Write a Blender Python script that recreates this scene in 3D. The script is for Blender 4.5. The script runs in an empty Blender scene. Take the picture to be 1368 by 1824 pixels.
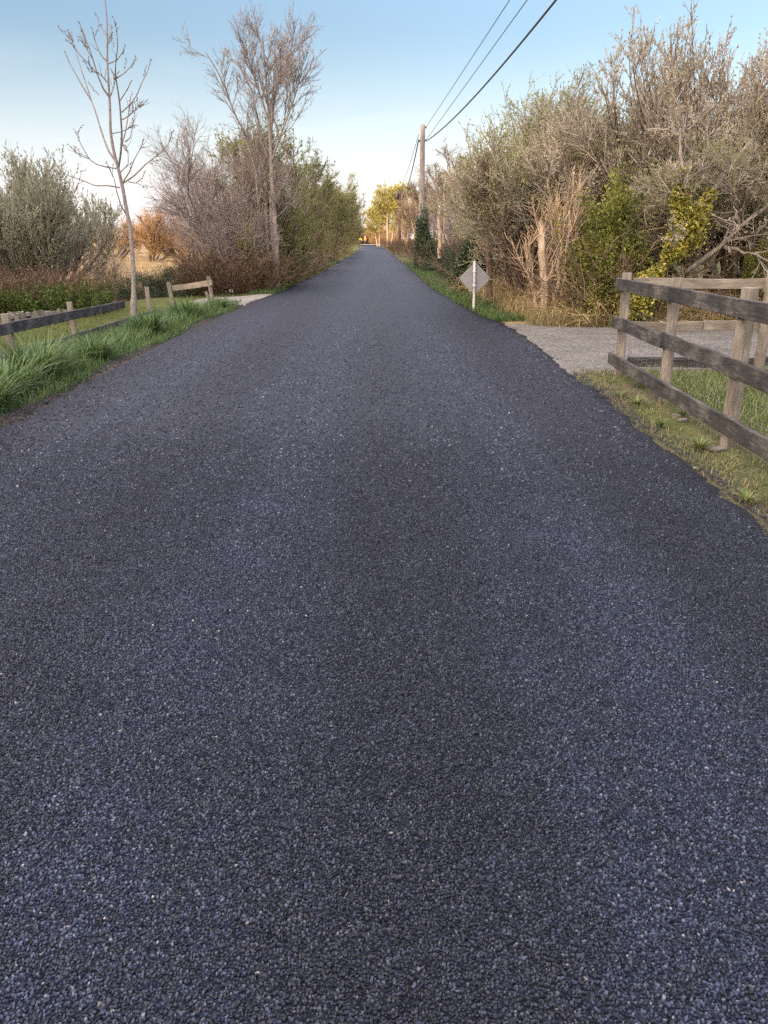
import bpy, math, random
import numpy as np
from mathutils import Vector
R = math.radians
rng = np.random.default_rng(7)
sc = bpy.context.scene
COL = sc.collection

# ------------------------------------------------------------------ camera model
H = 1.5; F = 1450.0; CX, CY = 684.0, 912.0; PITCH = R(18.57)
cp, sp_ = math.cos(PITCH), math.sin(PITCH)
def ray(px, py):
    yd = py - CY
    return (px - CX), F * cp - yd * sp_, -(F * sp_ + yd * cp)
def at(px, py, Y):
    x, f, u = ray(px, py)
    return np.array([x / f * Y, Y, H + u / f * Y])
def G(px, py, z=0.0):
    x, f, u = ray(px, py)
    k = (z - H) / u
    return np.array([x * k, f * k, z])

# ------------------------------------------------------------------ object helpers
def tag(o, label=None, cat=None, group=None, kind=None):
    if label: o['label'] = label
    if cat: o['category'] = cat
    if group: o['group'] = group
    if kind: o['kind'] = kind
    return o
def empty(name, loc, rz=0.0, s=1.0):
    o = bpy.data.objects.new(name, None); COL.objects.link(o)
    o.location = tuple(loc); o.rotation_euler = (0, 0, rz)
    o.scale = (s, s, s) if not hasattr(s, '__len__') else s
    o.empty_display_size = 0.2
    return o
def link(name, mesh, parent=None):
    o = bpy.data.objects.new(name, mesh); COL.objects.link(o)
    if parent is not None: o.parent = parent
    return o
def copy_tree(root, loc, rz=0.0, s=1.0, label=None, group=None, name=None):
    c = root.copy(); COL.objects.link(c)
    if name: c.name = name
    c.location = tuple(loc); c.rotation_euler = (0, 0, rz)
    c.scale = (s, s, s) if not hasattr(s, '__len__') else s
    if label: c['label'] = label
    if group: c['group'] = group
    for ch in root.children:
        d = ch.copy(); COL.objects.link(d); d.parent = c
        for g in ch.children:
            e = g.copy(); COL.objects.link(e); e.parent = d
    return c

class MB:
    def __init__(s): s.v = []; s.q = []; s.a = []; s.m = []; s.n = 0
    def add(s, v, q, a=0.5, m=0):
        v = np.asarray(v, float).reshape(-1, 3); q = np.asarray(q, np.int64).reshape(-1, 4)
        s.v.append(v); s.q.append(q + s.n); s.n += len(v)
        s.a.append(np.broadcast_to(np.asarray(a, float), (len(v),)).copy() if np.ndim(a) == 0 else np.asarray(a, float))
        s.m.append(np.full(len(q), m, np.int32))
    def mesh(s, name, mats, smooth=False):
        v = np.concatenate(s.v); q = np.concatenate(s.q).astype(np.int32); a = np.concatenate(s.a); m = np.concatenate(s.m)
        me = bpy.data.meshes.new(name)
        me.vertices.add(len(v)); me.vertices.foreach_set('co', v.astype(np.float32).ravel())
        me.loops.add(q.size); me.loops.foreach_set('vertex_index', q.ravel())
        me.polygons.add(len(q))
        me.polygons.foreach_set('loop_start', np.arange(0, q.size, 4, dtype=np.int32))
        try: me.polygons.foreach_set('loop_total', np.full(len(q), 4, np.int32))
        except Exception: pass
        at_ = me.attributes.new('v', 'FLOAT', 'POINT'); at_.data.foreach_set('value', a.astype(np.float32))
        for mm in (mats if isinstance(mats, (list, tuple)) else [mats]): me.materials.append(mm)
        me.polygons.foreach_set('material_index', m)
        me.polygons.foreach_set('use_smooth', np.full(len(q), smooth))
        me.update(calc_edges=True)
        return me
    def build(s, name, mats, parent=None, smooth=False):
        return link(name, s.mesh(name, mats, smooth), parent)

def norm(a): return a / np.maximum(np.linalg.norm(a, axis=-1, keepdims=True), 1e-9)

def tube(mb, pl, rad, k=4, a=0.5, m=0, cap=False):
    """pl (N,S,3), rad (N,S)"""
    pl = np.asarray(pl, float); N, S, _ = pl.shape
    t = norm(np.gradient(pl, axis=1))
    ref = np.where(np.abs(t[..., 2:3]) < 0.92, np.array([0, 0, 1.0]), np.array([1.0, 0, 0]))
    u = norm(np.cross(t, ref)); w = np.cross(t, u)
    ang = np.arange(k) * 2 * np.pi / k
    ring = pl[:, :, None] + rad[:, :, None, None] * (np.cos(ang)[:, None] * u[:, :, None] + np.sin(ang)[:, None] * w[:, :, None])
    idx = np.arange(N * S * k).reshape(N, S, k)
    A = idx[:, :-1]; B = idx[:, 1:]
    q = np.stack([A, np.roll(A, -1, 2), np.roll(B, -1, 2), B], -1).reshape(-1, 4)
    av = a if np.ndim(a) == 0 else np.repeat(np.asarray(a), S * k)
    base = mb.n
    mb.add(ring.reshape(-1, 3), q, av, m)
    if cap and k == 4:
        mb.q.append(np.concatenate([idx[:, 0], idx[:, -1]]) + base); mb.m.append(np.full(2 * N, m, np.int32))
    elif cap:
        for e in (0, -1):
            for n in range(N):
                r_ = idx[n, e]
                for j in range(1, k - 1, 2):
                    mb.q.append(np.array([[r_[0], r_[j], r_[j + 1], r_[min(j + 2, k - 1)]]]) + base); mb.m.append(np.full(1, m, np.int32))

def leaves(mb, pos, d, ln, wr=0.45, a=0.5, m=0, g=rng):
    N = len(pos); d = norm(d)
    side = norm(np.cross(d, norm(g.normal(size=(N, 3)))))
    nn = np.cross(side, d); ln = np.asarray(ln).reshape(-1, 1) * np.ones((N, 1))
    mid = pos + d * ln * 0.5; lift = nn * ln * 0.12
    v = np.stack([pos, mid + side * ln * wr * .5 + lift, pos + d * ln, mid - side * ln * wr * .5 + lift], 1)
    q = np.arange(N * 4).reshape(N, 4)
    mb.add(v.reshape(-1, 3), q, np.repeat(np.broadcast_to(a, (N,)), 4), m)

def polyline(start, d, ln, segs, wob, up, g):
    N = len(start); pts = [start]; d = norm(d); p = start
    for i in range(segs):
        d = norm(d + wob * g.normal(size=(N, 3)) + np.array([0, 0, up]))
        p = p + d * (ln[:, None] / segs); pts.append(p)
    return np.stack(pts, 1)
def along(pl, i, t):
    S = pl.shape[1] - 1
    f = np.clip(t * S, 0, S - 1e-4); k = f.astype(int); fr = (f - k)[:, None]
    p0 = pl[i, k]; p1 = pl[i, k + 1]
    return p0 * (1 - fr) + p1 * fr, norm(p1 - p0)
def resample(pts, n):
    pts = np.asarray(pts, float); s = np.r_[0, np.cumsum(np.linalg.norm(np.diff(pts, axis=0), axis=1))]
    t = np.linspace(0, s[-1], n)
    return np.stack([np.interp(t, s, pts[:, j]) for j in range(3)], 1)

def branch(pl, rad, L, g):
    """children of pl: returns pl2, rad2"""
    N = len(pl); n = L['n']
    cnt = g.poisson(n, N) if L.get('pois', True) else np.full(N, n)
    i = np.repeat(np.arange(N), cnt)
    if len(i) == 0: i = np.array([0])
    t = g.uniform(L.get('t0', .2), L.get('t1', 1.0), len(i))
    p, tan = along(pl, i, t)
    per = norm(np.cross(tan, norm(g.normal(size=(len(i), 3)))))
    ang = np.radians(g.normal(L['ang'], L.get('angv', 10), len(i)))[:, None]
    d = tan * np.cos(ang) + per * np.sin(ang)
    if 'bias' in L: d = d + np.array(L['bias'])
    if 'flat' in L: d[:, 2] = d[:, 2] * L['flat']
    ln = L['len'] * (1 - L.get('lt', .5) * t) * g.uniform(.6, 1.25, len(i))
    pl2 = polyline(p, d, ln, L.get('segs', 3), L.get('wob', .12), L.get('up', .05), g)
    S = rad.shape[1] - 1; pr = rad[i, np.clip((t * S).astype(int), 0, S)]
    r0 = np.minimum(L['r'] * g.uniform(.7, 1.2, len(i)), pr * .85)
    r1 = np.minimum(L.get('r1', L['r'] * .4), r0)
    s = np.linspace(0, 1, pl2.shape[1])[None]
    return pl2, r0[:, None] * (1 - s) + r1[:, None] * s

def stems(g, n, spread, lean, ln, segs, wob, up, r0, r1, lnv=.25):
    a = g.uniform(0, 2 * np.pi, n) + np.arange(n) * 2.4
    q = np.sqrt(g.uniform(0, 1, n))
    st = np.stack([np.cos(a) * q * spread, np.sin(a) * q * spread, np.full(n, -.15)], 1)
    l_ = np.radians(lean) * (0.3 + .9 * q)
    d = np.stack([np.cos(a) * np.sin(l_), np.sin(a) * np.sin(l_), np.cos(l_)], 1)
    pl = polyline(st, d, ln * g.uniform(1 - lnv, 1 + lnv * .4, n), segs, wob, up, g)
    s = np.linspace(0, 1, segs + 1)[None]
    rr = g.uniform(.7, 1.15, n)[:, None]
    return pl, (r0 * (1 - s) + r1 * s) * rr

def plant(name, seed, trunk, levels, bark, twig, leaf=None, leafmat=None, extra=None, ktr=7):
    """returns (trunk_mesh, crown_mesh). trunk=(pl,rad); levels list of dicts."""
    g = np.random.default_rng(seed)
    tb = MB(); cb = MB()
    pl, rad = trunk(g) if callable(trunk) else trunk
    tube(tb, pl, rad, ktr, .3)
    gens = [(pl, rad)]
    for li, L in enumerate(levels):
        src = gens[L.get('src', -1)]
        pl2, rad2 = branch(src[0], src[1], L, g)
        if L.get('wood'): tube(tb, pl2, rad2, L.get('k', 5), .4)
        else: tube(cb, pl2, rad2, L.get('k', 3), g.uniform(0, 1, len(pl2)), 0)
        gens.append((pl2, rad2))
    for lf in ([leaf] if isinstance(leaf, dict) else (leaf or [])):
        src = gens[lf.get('src', -1)][0]; N = len(src)
        cnt = g.poisson(lf['n'], N); i = np.repeat(np.arange(N), cnt)
        t = g.uniform(lf.get('t0', .1), 1.0, len(i)); p, tan = along(src, i, t)
        d = tan * lf.get('fwd', .8) + g.normal(size=p.shape) * lf.get('rnd', .6)
        ln = lf['len'] * g.uniform(.6, 1.35, len(i))
        clump = (np.sin(p[:, 0] * 2.3 + seed) + np.sin(p[:, 1] * 2.9 + 1.3 * seed) + np.sin(p[:, 2] * 2.1 + .7 * seed)) / 6 + .5
        keep = g.uniform(size=len(i)) < np.clip(clump * 1.6 + lf.get('dense', .3), 0, 1)
        p, d, ln, clump = p[keep], d[keep], ln[keep], clump[keep]
        p = p + g.normal(size=p.shape) * lf.get('jit', .0)
        leaves(cb, p, d, ln, lf.get('wr', .45), np.clip(clump * .5 + g.uniform(0, .55, len(p)), 0, 1), lf.get('m', 1), g)
    if extra: extra(g, tb, cb, gens)
    mats = [twig] + (leafmat if isinstance(leafmat, list) else [leafmat or twig])
    return tb.mesh(name + '_trunk', bark, True), cb.mesh(name + '_crown', mats, False)

def make(name, meshes, loc, label, cat, group=None, rz=0., s=1., parts=('trunk', 'crown')):
    e = empty(name, loc, rz, s); tag(e, label, cat, group)
    for p, m in zip(parts, meshes): link(p, m, e)
    return e

# ------------------------------------------------------------------ materials
def newmat(name):
    m = bpy.data.materials.new(name); m.use_nodes = True
    nt = m.node_tree; nt.nodes.clear()
    return m, nt, nt.nodes, nt.links
def ramp(N, cols, pos=None):
    r = N.new('ShaderNodeValToRGB'); e = r.color_ramp.elements
    pos = pos or [i / (len(cols) - 1) for i in range(len(cols))]
    e[0].position = pos[0]; e[0].color = (*cols[0], 1); e[1].position = pos[-1]; e[1].color = (*cols[-1], 1)
    for p, c in zip(pos[1:-1], cols[1:-1]):
        x = e.new(p); x.color = (*c, 1)
    return r
def noise(N, L, vec, scale, detail=4, rough=.55, dist=0.):
    n = N.new('ShaderNodeTexNoise'); n.inputs['Scale'].default_value = scale; n.inputs['Detail'].default_value = detail
    n.inputs['Roughness'].default_value = rough; n.inputs['Distortion'].default_value = dist
    if vec is not None: L.new(vec, n.inputs['Vector'])
    return n
def leaf_mat(name, cols, trans=.35, rough=.55, spec=.25):
    m, nt, N, L = newmat(name)
    at_ = N.new('ShaderNodeAttribute'); at_.attribute_name = 'v'
    oi = N.new('ShaderNodeObjectInfo')
    mx = N.new('ShaderNodeMath'); mx.operation = 'MULTIPLY_ADD'; mx.inputs[1].default_value = .25; L.new(oi.outputs['Random'], mx.inputs[0])
    sb = N.new('ShaderNodeMath'); sb.operation = 'SUBTRACT'; sb.inputs[1].default_value = .125; L.new(at_.outputs['Fac'], sb.inputs[0])
    L.new(sb.outputs[0], mx.inputs[2])
    r = ramp(N, cols); L.new(mx.outputs[0], r.inputs['Fac'])
    p = N.new('ShaderNodeBsdfPrincipled'); p.inputs['Roughness'].default_value = rough
    p.inputs['Specular IOR Level'].default_value = spec
    L.new(r.outputs['Color'], p.inputs['Base Color'])
    t = N.new('ShaderNodeBsdfTranslucent'); L.new(r.outputs['Color'], t.inputs['Color'])
    x = N.new('ShaderNodeMixShader'); x.inputs[0].default_value = trans
    o = N.new('ShaderNodeOutputMaterial')
    L.new(p.outputs[0], x.inputs[1]); L.new(t.outputs[0], x.inputs[2]); L.new(x.outputs[0], o.inputs[0])
    return m
def twig_mat(name, cols, rough=.8):
    m, nt, N, L = newmat(name)
    at_ = N.new('ShaderNodeAttribute'); at_.attribute_name = 'v'
    r = ramp(N, cols); L.new(at_.outputs['Fac'], r.inputs['Fac'])
    p = N.new('ShaderNodeBsdfPrincipled'); p.inputs['Roughness'].default_value = rough; p.inputs['Specular IOR Level'].default_value = .15
    o = N.new('ShaderNodeOutputMaterial'); L.new(r.outputs['Color'], p.inputs['Base Color']); L.new(p.outputs[0], o.inputs[0])
    return m
def bark_mat(name, cols, scale=18, stretch=.25, bump=.6, pos=None):
    m, nt, N, L = newmat(name)
    tc = N.new('ShaderNodeTexCoord'); mp = N.new('ShaderNodeMapping'); mp.inputs['Scale'].default_value = (1, 1, stretch)
    L.new(tc.outputs['Object'], mp.inputs['Vector'])
    n = noise(N, L, mp.outputs[0], scale, 6, .65)
    r = ramp(N, cols, pos or [.3 + .4 * i / (len(cols) - 1) for i in range(len(cols))]); L.new(n.outputs['Fac'], r.inputs['Fac'])
    p = N.new('ShaderNodeBsdfPrincipled'); p.inputs['Roughness'].default_value = .85; p.inputs['Specular IOR Level'].default_value = .2
    b = N.new('ShaderNodeBump'); b.inputs['Strength'].default_value = bump; b.inputs['Distance'].default_value = .02
    L.new(n.outputs['Fac'], b.inputs['Height']); L.new(b.outputs[0], p.inputs['Normal'])
    o = N.new('ShaderNodeOutputMaterial'); L.new(r.outputs['Color'], p.inputs['Base Color']); L.new(p.outputs[0], o.inputs[0])
    return m
def plain_mat(name, col, rough=.5, metal=0., var=.15, scale=8, bump=0.):
    m, nt, N, L = newmat(name)
    tc = N.new('ShaderNodeTexCoord'); n = noise(N, L, tc.outputs['Object'], scale, 5, .6)
    c = np.array(col); r = ramp(N, [tuple(c * (1 - var)), tuple(np.minimum(c * (1 + var), 1))], [.3, .7]); L.new(n.outputs['Fac'], r.inputs['Fac'])
    p = N.new('ShaderNodeBsdfPrincipled'); p.inputs['Roughness'].default_value = rough; p.inputs['Metallic'].default_value = metal
    L.new(r.outputs['Color'], p.inputs['Base Color'])
    if bump:
        b = N.new('ShaderNodeBump'); b.inputs['Strength'].default_value = bump; b.inputs['Distance'].default_value = .01
        L.new(n.outputs['Fac'], b.inputs['Height']); L.new(b.outputs[0], p.inputs['Normal'])
    o = N.new('ShaderNodeOutputMaterial'); L.new(p.outputs[0], o.inputs[0])
    return m

M = {}
M['bark_grey'] = bark_mat('bark_grey', [(.075, .06, .05), (.17, .145, .12), (.27, .24, .205)])
M['bark_brown'] = bark_mat('bark_brown', [(.05, .036, .026), (.12, .088, .062), (.2, .155, .115)])
M['bark_pale'] = bark_mat('bark_pale', [(.16, .115, .08), (.34, .26, .18), (.5, .41, .31)], 14, .2)
M['bark_ash'] = bark_mat('bark_ash', [(.1, .086, .082), (.19, .168, .158), (.29, .265, .25)], 22, .6, .4)
M['bark_alder'] = bark_mat('bark_alder', [(.03, .025, .02), (.21, .18, .155), (.34, .3, .27)], 9, .35, .5, [.3, .42, .7])
M['twig_grey'] = twig_mat('twig_grey', [(.13, .11, .095), (.25, .218, .19), (.385, .345, .305)])
M['twig_brown'] = twig_mat('twig_brown', [(.075, .05, .036), (.15, .105, .072), (.24, .175, .12)])
M['twig_purple'] = twig_mat('twig_purple', [(.11, .088, .084), (.2, .165, .155), (.29, .245, .225)])
M['twig_red'] = twig_mat('twig_red', [(.035, .022, .015), (.075, .047, .031), (.13, .09, .06)])
M['twig_tan'] = twig_mat('twig_tan', [(.2, .14, .08), (.36, .26, .155), (.52, .39, .25)])
M['twig_orange'] = twig_mat('twig_orange', [(.15, .08, .035), (.28, .16, .075), (.38, .24, .12)])
M['leaf_bud'] = leaf_mat('leaf_bud', [(.16, .135, .085), (.29, .255, .17), (.46, .41, .29)])
M['leaf_olive'] = leaf_mat('leaf_olive', [(.13, .14, .05), (.25, .265, .1), (.39, .395, .19)])
M['leaf_willow'] = leaf_mat('leaf_willow', [(.14, .155, .1), (.24, .26, .165), (.36, .38, .25)])
M['leaf_fresh'] = leaf_mat('leaf_fresh', [(.075, .095, .026), (.15, .175, .05), (.25, .27, .1)])
M['leaf_gold'] = leaf_mat('leaf_gold', [(.23, .215, .055), (.37, .335, .09), (.5, .44, .14)])
M['leaf_ivy'] = leaf_mat('leaf_ivy', [(.014, .03, .013), (.03, .06, .022), (.06, .1, .035)], .15, .35, .5)
M['leaf_ivyyellow'] = leaf_mat('leaf_ivyyellow', [(.07, .08, .016), (.24, .23, .035), (.45, .38, .07)], .25, .45, .4)
M['leaf_bush'] = leaf_mat('leaf_bush', [(.045, .06, .015), (.16, .175, .036), (.34, .32, .08)], .3)
M['leaf_gorse'] = leaf_mat('leaf_gorse', [(.012, .022, .012), (.026, .04, .02), (.05, .07, .032)], .15)
M['leaf_dogwood'] = leaf_mat('leaf_dogwood', [(.034, .065, .012), (.07, .12, .02), (.115, .17, .035)], .3)
M['grass'] = leaf_mat('grass', [(.024, .05, .013), (.05, .098, .025), (.108, .168, .055)], .3, .5, .22)
M['grass_lawn'] = leaf_mat('grass_lawn', [(.045, .064, .015), (.075, .098, .024), (.12, .14, .042)], .3)
M['grass_dry'] = leaf_mat('grass_dry', [(.13, .092, .045), (.235, .172, .088), (.36, .28, .155)], .3)
M['grass_weed'] = leaf_mat('grass_weed', [(.06, .09, .02), (.1, .145, .04), (.2, .2, .09)], .3)
M['evergreen'] = leaf_mat('evergreen', [(.012, .025, .01), (.025, .045, .018), (.04, .065, .025)], .05)
M['petal'] = plain_mat('petal', (.75, .74, .68), .6, 0, .05)
M['yellow'] = plain_mat('yellow', (.65, .45, .04), .6, 0, .1)
M['stone'] = plain_mat('stone', (.095, .087, .072), .9, 0, .45, 6, .8)
M['wire'] = plain_mat('wire', (.2, .2, .2), .45, .7)
M['cable'] = plain_mat('cable', (.025, .025, .035), .5)
M['galv'] = plain_mat('galv', (.3, .3, .295), .5, .2, .25, 9)
M['sign_back'] = plain_mat('sign_back', (.19, .2, .215), .5, .1, .08, 5)
M['dark_metal'] = plain_mat('dark_metal', (.03, .03, .035), .5, .4)
M['ceramic'] = plain_mat('ceramic', (.12, .07, .05), .3)
M['litter'] = plain_mat('litter', (.7, .7, .68), .5)

def wood_mat(name, cols, moss=0.):
    m, nt, N, L = newmat(name)
    tc = N.new('ShaderNodeTexCoord'); oi = N.new('ShaderNodeObjectInfo')
    ad = N.new('ShaderNodeVectorMath'); ad.operation = 'ADD'; L.new(tc.outputs['UV'], ad.inputs[0])
    sx = N.new('ShaderNodeMath'); sx.operation = 'MULTIPLY'; sx.inputs[1].default_value = 37.; L.new(oi.outputs['Random'], sx.inputs[0])
    L.new(sx.outputs[0], ad.inputs[1])
    mp = N.new('ShaderNodeMapping'); mp.inputs['Scale'].default_value = (1, 14, 1); L.new(ad.outputs[0], mp.inputs['Vector'])
    grain = noise(N, L, mp.outputs[0], 5., 7, .7, .4)
    mp2 = N.new('ShaderNodeMapping'); mp2.inputs['Scale'].default_value = (1, 2.2, 1); L.new(ad.outputs[0], mp2.inputs['Vector'])
    blot = noise(N, L, mp2.outputs[0], 2.6, 5, .65)
    mx = N.new('ShaderNodeMix'); mx.data_type = 'FLOAT'; mx.inputs[0].default_value = .6
    L.new(grain.outputs['Fac'], mx.inputs[2]); L.new(blot.outputs['Fac'], mx.inputs[3])
    r = ramp(N, cols, [.34 + .32 * i / (len(cols) - 1) for i in range(len(cols))]); L.new(mx.outputs[0], r.inputs['Fac'])
    p = N.new('ShaderNodeBsdfPrincipled'); p.inputs['Roughness'].default_value = .8; p.inputs['Specular IOR Level'].default_value = .15
    b = N.new('ShaderNodeBump'); b.inputs['Strength'].default_value = .7; b.inputs['Distance'].default_value = .006
    L.new(grain.outputs['Fac'], b.inputs['Height']); L.new(b.outputs[0], p.inputs['Normal'])
    o = N.new('ShaderNodeOutputMaterial'); L.new(r.outputs['Color'], p.inputs['Base Color']); L.new(p.outputs[0], o.inputs[0])
    return m
M['rail_dark'] = wood_mat('rail_dark', [(.014, .014, .0145), (.04, .039, .037), (.13, .122, .11)])
M['rail_grey'] = wood_mat('rail_grey', [(.09, .075, .058), (.17, .148, .118), (.28, .25, .205)])
M['post_wood'] = wood_mat('post_wood', [(.075, .065, .052), (.16, .142, .117), (.29, .264, .226)])
M['pole_wood'] = wood_mat('pole_wood', [(.13, .11, .1), (.2, .175, .16), (.28, .25, .23)])
M['pole_dark'] = wood_mat('pole_dark', [(.03, .018, .014), (.055, .032, .026), (.09, .055, .042)])

# asphalt
def asphalt(name, dark, light, chips=True):
    m, nt, N, L = newmat(name)
    tc = N.new('ShaderNodeTexCoord')
    P = tc.outputs['Object']
    vo = N.new('ShaderNodeTexVoronoi'); vo.inputs['Scale'].default_value = 95.; L.new(P, vo.inputs['Vector'])
    vo2 = N.new('ShaderNodeTexVoronoi'); vo2.inputs['Scale'].default_value = 60.; L.new(P, vo2.inputs['Vector'])
    wn = N.new('ShaderNodeSeparateColor'); L.new(vo.outputs['Color'], wn.inputs[0])
    r = ramp(N, [dark, tuple((np.array(dark) + np.array(light)) / 2), light, (.22, .215, .21)], [.0, .55, .985, 1.]); L.new(wn.outputs[0], r.inputs['Fac'])
    # gaps between the stones
    gp = N.new('ShaderNodeMapRange'); gp.inputs[1].default_value = .25; gp.inputs[2].default_value = .75; gp.inputs[3].default_value = 1.; gp.inputs[4].default_value = .35
    L.new(vo.outputs['Distance'], gp.inputs[0])
    # broad patches: roller lanes and binder-rich areas
    mp = N.new('ShaderNodeMapping'); mp.inputs['Scale'].default_value = (1.0, .035, 1); L.new(P, mp.inputs['Vector'])
    big = noise(N, L, mp.outputs[0], 1.5, 4, .6)
    mid = noise(N, L, P, 2.2, 5, .65)
    bm = N.new('ShaderNodeMapRange'); bm.inputs[1].default_value = .3; bm.inputs[2].default_value = .7; bm.inputs[3].default_value = .74; bm.inputs[4].default_value = 1.26
    L.new(big.outputs['Fac'], bm.inputs[0])
    mm = N.new('ShaderNodeMapRange'); mm.inputs[1].default_value = .3; mm.inputs[2].default_value = .7; mm.inputs[3].default_value = .85; mm.inputs[4].default_value = 1.15
    L.new(mid.outputs['Fac'], mm.inputs[0])

    sxy = N.new('ShaderNodeSeparateXYZ'); L.new(tc.outputs['Object'], sxy.inputs[0])
    ax_ = N.new('ShaderNodeMath'); ax_.operation = 'MULTIPLY_ADD'; ax_.inputs[1].default_value = .008; L.new(sxy.outputs['Y'], ax_.inputs[0]); L.new(sxy.outputs['X'], ax_.inputs[2])
    bx_ = N.new('ShaderNodeMath'); bx_.operation = 'MULTIPLY_ADD'; bx_.inputs[1].default_value = .5; L.new(mid.outputs['Fac'], bx_.inputs[0]); L.new(ax_.outputs[0], bx_.inputs[2])
    cx_ = N.new('ShaderNodeMath'); cx_.operation = 'MULTIPLY_ADD'; cx_.inputs[1].default_value = 4.05; cx_.inputs[2].default_value = -1.2; L.new(bx_.outputs[0], cx_.inputs[0])
    dx_ = N.new('ShaderNodeMath'); dx_.operation = 'COSINE'; L.new(cx_.outputs[0], dx_.inputs[0])
    ex_ = N.new('ShaderNodeMath'); ex_.operation = 'MULTIPLY_ADD'; ex_.inputs[1].default_value = -.2; ex_.inputs[2].default_value = 1.; L.new(dx_.outputs[0], ex_.inputs[0])
    k0 = N.new('ShaderNodeMath'); k0.operation = 'MULTIPLY'; L.new(bm.outputs[0], k0.inputs[0]); L.new(ex_.outputs[0], k0.inputs[1])
    k1 = N.new('ShaderNodeMath'); k1.operation = 'MULTIPLY'; L.new(k0.outputs[0], k1.inputs[0]); L.new(mm.outputs[0], k1.inputs[1])
    k2 = N.new('ShaderNodeMath'); k2.operation = 'MULTIPLY'; L.new(k1.outputs[0], k2.inputs[0]); L.new(gp.outputs[0], k2.inputs[1])
    sc_ = N.new('ShaderNodeVectorMath'); sc_.operation = 'SCALE'; L.new(r.outputs['Color'], sc_.inputs[0]); L.new(k2.outputs[0], sc_.inputs['Scale'])
    p = N.new('ShaderNodeBsdfPrincipled'); p.inputs['Specular IOR Level'].default_value = .2
    rr = N.new('ShaderNodeMapRange'); rr.inputs[3].default_value = .42; rr.inputs[4].default_value = .62; L.new(big.outputs['Fac'], rr.inputs[0]); L.new(rr.outputs[0], p.inputs['Roughness'])
    L.new(sc_.outputs[0], p.inputs['Base Color'])
    h = N.new('ShaderNodeMath'); h.operation = 'SUBTRACT'; h.inputs[0].default_value = 1.; L.new(vo.outputs['Distance'], h.inputs[1])
    mg = N.new('ShaderNodeMapping'); mg.inputs['Scale'].default_value = (1, .55, 1); L.new(P, mg.inputs['Vector']); gr = noise(N, L, mg.outputs[0], 17., 4, .8)
    gm = N.new('ShaderNodeMapRange'); gm.inputs[1].default_value = .36; gm.inputs[2].default_value = .64; gm.inputs[3].default_value = .5; gm.inputs[4].default_value = 1.5; gm.clamp = True; L.new(gr.outputs['Fac'], gm.inputs[0])
    k3 = N.new('ShaderNodeMath'); k3.operation = 'MULTIPLY'; ea = N.new('ShaderNodeAttribute'); ea.attribute_name = 'edge'; em = N.new('ShaderNodeMapRange'); em.inputs[3].default_value = 1.; em.inputs[4].default_value = .3; L.new(ea.outputs['Fac'], em.inputs[0])
    k4 = N.new('ShaderNodeMath'); k4.operation = 'MULTIPLY'; L.new(k2.outputs[0], k4.inputs[0]); L.new(em.outputs[0], k4.inputs[1]); L.new(k4.outputs[0], k3.inputs[0]); L.new(gm.outputs[0], k3.inputs[1]); L.new(k3.outputs[0], sc_.inputs['Scale'])
    h2 = N.new('ShaderNodeMath'); h2.operation = 'MULTIPLY_ADD'; h2.inputs[1].default_value = .6; L.new(wn.outputs[1], h2.inputs[0]); L.new(h.outputs[0], h2.inputs[2])
    b = N.new('ShaderNodeBump'); b.inputs['Strength'].default_value = .9; b.inputs['Distance'].default_value = .006
    L.new(h2.outputs[0], b.inputs['Height']); L.new(b.outputs[0], p.inputs['Normal'])
    o = N.new('ShaderNodeOutputMaterial'); L.new(p.outputs[0], o.inputs[0])
    return m
M['asphalt'] = asphalt('asphalt', (.0026, .0044, .0098), (.0096, .0146, .030))
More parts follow.
